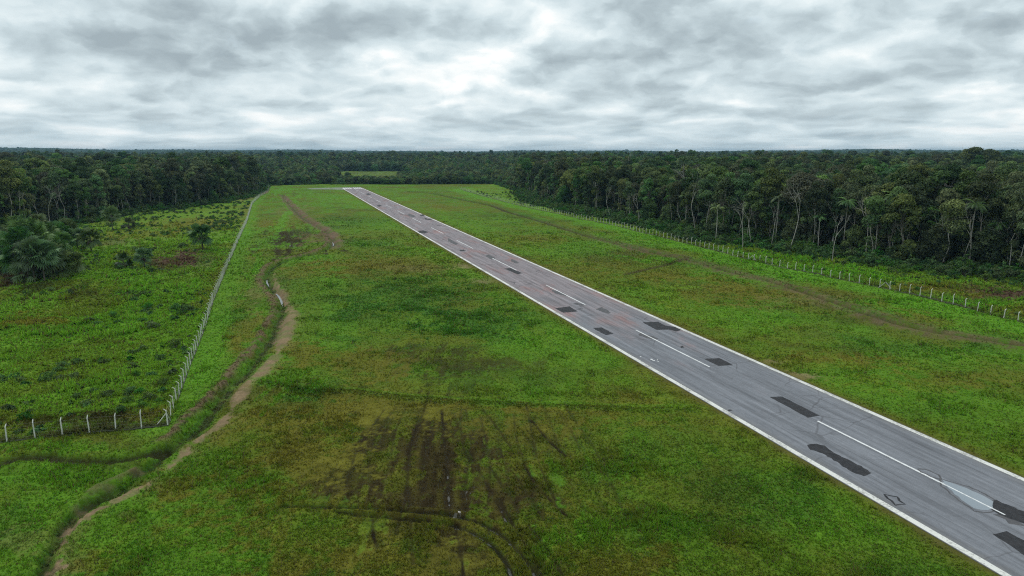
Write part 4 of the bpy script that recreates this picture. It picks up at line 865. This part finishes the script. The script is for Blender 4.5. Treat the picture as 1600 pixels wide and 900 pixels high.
bt = [mesh_np('trunk', *(lambda vf: (vf[0], [vf[1]]))(bare_tree(70 + q, 17 + q)), [PALE], smooth=True) for q in range(4)]
for q in range(30):
    left_ = q > 21; u = fp_r.uniform(20, 380) if left_ else 850 + q * 35 + fp_r.uniform(-15, 15)
    i_ = np.interp(u, [0, 130, 200, 385], [365, 348, 333, 308]) - fp_r.uniform(0, 5) if left_ else np.interp(u, [830, 950, 1120, 1300, 1600], [304, 338, 376, 398, 434]) + fp_r.uniform(-10, 4); x, y = G(u, i_)
    e = link('bare_tree', None); e.location = (x, y, zat(x, y) - .1); e.rotation_euler = (fp_r.uniform(-.08, .08), fp_r.uniform(-.08, .08), fp_r.uniform(0, 6)); k_ = fp_r.uniform(.7, 1.1); e.scale = (k_ * .8, k_ * .8, k_)
    tag(e, 'thin pale trunk without leaves along the ' + ('left' if left_ else 'right') + ' forest edge', 'tree', 'bare trunks of the ' + ('left' if left_ else 'right') + ' forest edge'); link('trunk', bt[q % 4], e)
# the large spreading tree of the right forest
x, y = G(1283, 396); add_thing('spreading_tree', PARTS[8], x, y + 16, 0, 1.0, (1.28, 1.28, 1.14), 'broad tree with pale olive dome crown, widest crown of the right forest front', 'tree')
for (u, v, s_, lab) in ((1512, 300, 1.74, 'giant dark tree rising above the right skyline, left of two'), (1540, 300, 1.66, 'giant dark tree rising above the right skyline, right of two'), (1340, 310, 1.22, 'large dark domed tree on the skyline right of centre'), (1066, 300, 1.38, 'dense dark tree bulging above the canopy over the right fence'), (1475, 320, 1.25, 'round topped dark tree just below the skyline near the right')):
    x, y = G(u, v); add_thing('emergent_tree', PARTS[4 if u != 1340 else 1], x, y, 0, u, (s_ * 1.15, s_ * 1.15, s_), lab, 'tree')

# ------------------------------------------------------------------ shrubs and undergrowth
def make_shrub(seed, R, hh, nleaf, lsz, mat=SHRUB, nl=9):
    rs = np.random.RandomState(seed); lobes = []; parts = []
    for i in range(nl):
        an = 2.4 * i; q = math.sqrt((i + .5) / nl); r = R * q * .8; rr = R * rs.uniform(.28, .48); zc = hh * (.75 - .5 * q * q) * rs.uniform(.7, 1.15)
        c = (r * math.cos(an), r * math.sin(an), max(zc, rr * .5)); lobes.append((c, (rr, rr, rr * .75))); parts.append(limb((0, 0, 0), c, .05 * hh / 2, .015, rs, 3))
    V, Fq = join(parts); return [('stem', mesh_np('stem', V, [Fq], [DBARK])), ('foliage', crown_mesh('foliage', lobes, nleaf, lsz, rs, mat, .5))]
shk = [make_shrub(1, 1.7, 2.2, 900, .17), make_shrub(2, 1.3, 1.4, 700, .15), make_shrub(3, 2.2, 3.4, 1300, .20), make_shrub(4, 1.0, 1.1, 420, .22, nl=6), make_shrub(5, 1.9, 4.6, 1300, .22, nl=12)]
def shrub_pts(n, region):
    x = RS.uniform(region[0], region[1], n); y = RS.uniform(region[2], region[3], n); return x, y
# left wild ground
x, y = shrub_pts(14000, (-270, -20, 70, 640)); opn = inpoly(x, y, open_poly) & (fence_side(x, y) < .5); dfl = np.minimum(pdist(x, y, fence_left, 400)[0], pdist(x, y, fence_front, 400)[0])
marsh = (np.hypot((x - G(285, 406)[0]) / 12, (y - G(285, 406)[1]) / 17) < 1)
dens = fbm(x, y, 16, 3, 51); k = opn & (x < 0) & (dfl > 2.0) & (RS.rand(len(x)) < ss(dens, .46, .62) * .9 + .03) & ~marsh
lx, ly = x[k], y[k]; lD = np.hypot(lx, ly); lk = RS.choice([0, 1, 3], len(lx), p=[.17, .35, .48]); ls = RS.uniform(.35, .95, len(lx))
# right edge undergrowth
x, y = shrub_pts(40000, (-80, 230, 90, 700)); opn = inpoly(x, y, open_poly) & (fence_side(x, y) < .5); dfr = pdist(x, y, fence_right, 300)[0]; dfo = pdist(x, y, open_poly, 200)[0]
marsh = (np.hypot((x - G(1570, 462)[0]) / 17, (y - G(1570, 462)[1]) / 16) < 1)
nearf = 1 - ss(dfo, 4, 24); k = (opn | (~inpoly(x, y, open_poly) & (dfo < 9))) & (dfr > 3.5) & (x > -70) & (RS.rand(len(x)) < .22 + .78 * nearf) & ~marsh & (y < 620)
rx_, ry_ = x[k], y[k]; rk = np.where(RS.rand(k.sum()) < nearf[k] * .8, RS.choice([2, 4, 0], k.sum()), RS.choice([0, 1, 3], k.sum(), p=[.25, .4, .35])); rs_ = RS.uniform(.45, 1.05, k.sum()) * (.55 + .65 * nearf[k])
# edge of the left forest and the far belt
x, y = shrub_pts(26000, (-290, 20, 240, 810)); dfo = pdist(x, y, open_poly, 200)[0]; k = (dfo < 7) & (fence_side(x, y) < .5) & (x < 20) & (RS.rand(len(x)) < .8)
ex, ey = x[k], y[k]; ek = RS.choice([2, 4, 0], k.sum()); es_ = RS.uniform(.5, 1.1, k.sum())
ax_ = np.concatenate([lx, rx_, ex]); ay_ = np.concatenate([ly, ry_, ey]); ak = np.concatenate([lk, rk, ek]); asz = np.concatenate([ls, rs_, es_]); arg = np.concatenate([np.zeros(len(lx)), np.ones(len(rx_)), np.full(len(ex), 2)])
aD = np.hypot(ax_, ay_); az_ = ground(ax_, ay_)[0] - .05; arot = RS.uniform(0, 6.28, len(ax_)); app = asz * np.array([2.2, 1.4, 3.4, 1.1, 4.6])[ak] / aD
inv = (np.abs(np.arctan2(ax_, ay_)) < .63) & (aD > 85); score = np.where(inv, app, 0); top = np.argsort(-score)[:280]; st_m = np.ones(len(ax_), bool); st_m[top] = False
slab = {0: ('low leafy shrub in the rough pasture left of the fence', 'shrubs of the left pasture'), 1: ('bushy green shrub between the right fence and the forest', 'shrubs beyond the right fence'), 2: ('bush at the foot of the left forest edge', 'bushes at the left forest foot')}
for i in top:
    lab, grp = slab[int(arg[i])]; s_ = float(asz[i]); add_thing('shrub', shk[int(ak[i])], ax_[i], ay_[i], az_[i], arot[i], (s_, s_, s_), lab, 'shrub', grp)
shobj = {}
for o in COL.objects:
    if o.name.split('.')[0] == 'shrub':
        for q in range(5):
            if o.children and o.children[0].data in [p_[1] for p_ in shk[q]]: shobj.setdefault(q, list(o.children))
for q in range(5):
    if q not in shobj:
        x, y = G(180 + 30 * q, 560 + 8 * q); e = add_thing('shrub', shk[q], x, y, zat(x, y), 0, (.8, .8, .8), *slab[0][:1], 'shrub', slab[0][1]); shobj[q] = list(e.children)
k = st_m; sz3 = np.repeat(asz[k][:, None], 3, axis=1)
scatter('undergrowth', [shobj[q] for q in range(5)], np.stack([ax_[k], ay_[k], az_[k]], 1), arot[k], sz3, ak[k], label='mixed undergrowth along the forest edges and in the rough pasture')
print('shrubs', len(ax_))

# ------------------------------------------------------------------ grass and weeds as one growth
def grow_grass():
    n = 620000
    D = 1 / RS.uniform(1 / 420., 1 / 43., n); D = np.where(RS.rand(n) < .5, D, 43 + (400 - 43) * RS.rand(n) ** 1.5)
    az = RS.uniform(-.80, .80, n); x = D * np.sin(az); y = D * np.cos(az)
    s, t = RST(x, y); z, c, wt, lu, fo, wi = ground(x, y); D = np.hypot(x, y)
    # keep more where growth is lush
    k = ~((t > T0 - .25) & (t < T1 + .25)) & ~fo & (RS.rand(n) < .16 + .84 * lu + .3 * wi) & (lu > .03) & (wt < .7)
    # tufts stand in drifts rather than evenly
    k &= fbm(x, y, 2.4, 3, 61) + RS.rand(n) * .35 > .40 + .45 * ss(D, 200, 400)
    x, y, z, c, lu, wi, D = x[k], y[k], z[k], c[k], lu[k], wi[k], D[k]; n = len(x); print('tufts', n)
    hgt = (.09 + .15 * lu + .22 * wi) * (1 + 1.6 * ss(fbm(x, y, 5, 3, 66), .54, .70)) * RS.uniform(.6, 1.5, n) * (1 + .5 * ss(D, 120, 350)); wd = (.035 + .05 * lu + .05 * wi) * (1 + 2.2 * ss(D, 70, 300))
    V = []; T = []
    for b in range(3):
        a = RS.uniform(0, 6.28, n); lean = RS.uniform(.2, .9, n); ox = RS.normal(size=n) * .06; oy = RS.normal(size=n) * .06
        bx, by = x + ox, y + oy; sx, sy = np.cos(a), np.sin(a)
        v0 = np.stack([bx - sy * wd, by + sx * wd, z - .03], 1); v1 = np.stack([bx + sy * wd, by - sx * wd, z - .03], 1)
        v2 = np.stack([bx + sx * hgt * lean, by + sy * hgt * lean, z + hgt * (1.05 - .5 * lean)], 1)
        V.append(np.stack([v0, v1, v2], 1)); br = RS.uniform(.95, 1.85, n)[:, None]; dry = (RS.rand(n) < .10)[:, None]
        cc = np.where(dry, np.array((.14, .115, .045)), c * br * (1 + .22 * wi[:, None])); T.append(np.repeat(cc[:, None, :], 3, axis=1))
    V = np.concatenate(V).reshape(-1, 3); T = np.concatenate(T).reshape(-1, 3)
    o = link('grass', mesh_np('grass', V, [np.arange(len(V)).reshape(-1, 3)], [GRASS], col=T)); tag(o, 'green grass and weeds covering the airfield and pasture', kind='stuff')
grow_grass()

# ------------------------------------------------------------------ fences
CONC = bpy.data.materials.new('weathered_concrete'); CONC.use_nodes = True; _N = NT(CONC.node_tree); _b = _N.n['Principled BSDF']; _p = _N.node('ShaderNodeNewGeometry').outputs['Position']
_N.put(_b.inputs['Base Color'], _N.mix(_N.rng(_N.noise(_p, 1.5, 4, .7), .35, .65), (.50, .51, .46), (.66, .66, .60))); _b.inputs['Roughness'].default_value = .85
WIRE = bpy.data.materials.new('galvanised_wire'); WIRE.use_nodes = True; _b = WIRE.node_tree.nodes['Principled BSDF']; _b.inputs['Base Color'].default_value = (.35, .36, .34, 1); _b.inputs['Metallic'].default_value = .3; _b.inputs['Roughness'].default_value = .5
BASE_LINE = bpy.data.materials.new('dark_base_line'); BASE_LINE.use_nodes = True; _b = BASE_LINE.node_tree.nodes['Principled BSDF']; _b.inputs['Base Color'].default_value = (.055, .06, .035, 1); _b.inputs['Roughness'].default_value = .95
def post_geo(hh=2.15, w_=.062):
    secs = [((0, 0, -.3), w_ * 1.15), ((0, 0, hh * .5), w_ * 1.0), ((0, 0, hh), w_ * .92), ((.17, 0, hh + .17), w_ * .8), ((.34, 0, hh + .32), w_ * .62)]
    V = []
    for (c, w2) in secs: V += [(c[0] - w2, c[1] - w2, c[2]), (c[0] + w2, c[1] - w2, c[2]), (c[0] + w2, c[1] + w2, c[2]), (c[0] - w2, c[1] + w2, c[2])]
    Fq = [[4 * i + k, 4 * i + (k + 1) % 4, 4 * i + 4 + (k + 1) % 4, 4 * i + 4 + k] for i in range(4) for k in range(4)] + [[16, 17, 18, 19]]
    return np.array(V, float), np.array(Fq)
PV, PF = post_geo(); pmesh = mesh_np('fence_post', PV, [PF], [CONC])
def along(pts, step):
    out = []; carry = 0
    for (a, b) in zip(pts[:-1], pts[1:]):
        L = math.hypot(b[0] - a[0], b[1] - a[1]); d_ = carry
        while d_ < L: out.append((a[0] + (b[0] - a[0]) * d_ / L, a[1] + (b[1] - a[1]) * d_ / L, math.atan2(b[1] - a[1], b[0] - a[0]))); d_ += step
        carry = d_ - L
    return out
def make_fence(lines, step, out_sign, label, braces, near):
    e = link('concrete_post_fence', None); e.location = (*lines[0][0], 0); tag(e, label, 'fence'); ox, oy = lines[0][0]
    P_ = []
    for li, pts in enumerate(lines): P_ += [(x, y, a + out_sign[li] * PI / 2) for x, y, a in along(pts, step)[(1 if li else 0):]]
    zs = ground(np.array([p[0] for p in P_]), np.array([p[1] for p in P_]))[0]
    P_ = [(x - ox, y - oy, float(z), a + random.uniform(-.12, .12), random.uniform(-.04, .04), random.uniform(-.04, .04), random.uniform(.86, 1.04)) for (x, y, a), z in zip(P_, zs)]
    oin = sorted(range(len(P_)), key=lambda i: near(P_[i][0] + ox, P_[i][1] + oy)); first = set(oin[:100]); rest = [i for i in range(len(P_)) if i not in first]
    for i in sorted(first):
        x, y, z, a, tx, ty, s_ = P_[i]; o = link('fence_post', pmesh, e); o.location = (x, y, z); o.rotation_euler = (tx, ty, a); o.scale = (1, 1, s_)
    if rest:
        V = []; Fq = []
        for i in rest:
            x, y, z, a, tx, ty, s_ = P_[i]; M = Matrix.Translation((x, y, z)) @ Matrix.Rotation(a, 4, 'Z') @ Matrix.Rotation(tx, 4, 'X') @ Matrix.Diagonal((1, 1, s_, 1)); Fq.append(PF + len(V) * 20); V.append(np.array([M @ Vector(v) for v in PV]))
        o = link('fence_post', mesh_np('far_posts', np.concatenate(V), [np.concatenate(Fq)], [CONC]), e); o['kind'] = 'stuff'
    for wz in (.35, .8, 1.25, 1.7, 2.1):
        parts = []
        for pts in lines:
            q = along(pts, step); zz_ = ground(np.array([p[0] for p in q]), np.array([p[1] for p in q]))[0]; parts.append(tube([(p[0] - ox, p[1] - oy, z_ + wz) for p, z_ in zip(q, zz_)], [.004] * len(q), 3))
        V, Fq = join(parts); link('wire', mesh_np('wire', V, [Fq], [WIRE]), e)
    parts = []
    for pts in lines:
        q = along(pts, 1.5); zz_ = ground(np.array([p[0] for p in q]), np.array([p[1] for p in q]))[0]; parts.append(tube([(p[0] - ox, p[1] - oy, z_ + .02) for p, z_ in zip(q, zz_)], [.13] * len(q), 4))
    V, Fq = join(parts); link('base_line', mesh_np('base_line', V, [Fq], [BASE_LINE]), e)  # low dark line along the foot of the fence
    for (px, py, dx_, dy_) in braces:
        z = zat(px, py); V, Fq = tube([(px - ox, py - oy, z + 1.8), (px - ox + dx_, py - oy + dy_, zat(px + dx_, py + dy_) - .1)], [.06, .07], 4); link('brace', mesh_np('brace', V, [Fq], [CONC]), e)
    return e
c0 = fence_left[0]
make_fence([fence_left, fence_front], 3.1, [1, -1], 'long white concrete post fence turning a corner between the left pasture and the airfield', [(c0[0], c0[1], -1.6, .15), (c0[0], c0[1], -.4, 1.7)], lambda x, y: math.hypot(x, y) + (0 if x > -70 or y > 90 else 60))
b0 = G(1383, 450); b1 = G(1175, 407)
make_fence([fence_right], 3.3, [-1], 'long concrete post fence along the forest on the right side of the runway', [(b0[0], b0[1], 1.2, -1.2), (b0[0], b0[1], -1.2, 1.2), (b1[0], b1[1], 1.2, -1.2), (b1[0], b1[1], -1.0, 1.3)], lambda x, y: math.hypot(x, y) if abs(math.atan2(x, y)) < .64 else 1e5)

# ------------------------------------------------------------------ haze
HZ = bpy.data.materials.new('haze'); HZ.use_nodes = True; _N = NT(HZ.node_tree); _N.n.clear()
pv = _N.node('ShaderNodeVolumePrincipled'); pv.inputs['Color'].default_value = (.28, .50, .68, 1); pv.inputs['Density'].default_value = 0.000075; pv.inputs['Anisotropy'].default_value = 0
_o = _N.node('ShaderNodeOutputMaterial'); _N.l.new(pv.outputs[0], _o.inputs['Volume'])
R = 12800; zl, zh = -12.5, 78
V = [(-R, -R, zl), (R, -R, zl), (R, R, zl), (-R, R, zl), (-R, -R, zh), (R, -R, zh), (R, R, zh), (-R, R, zh)]
ho = link('haze', mesh_np('haze', V, [np.array([[0, 3, 2, 1], [4, 5, 6, 7], [0, 1, 5, 4], [1, 2, 6, 5], [2, 3, 7, 6], [3, 0, 4, 7]])], [HZ])); tag(ho, 'thin blue haze', kind='stuff')
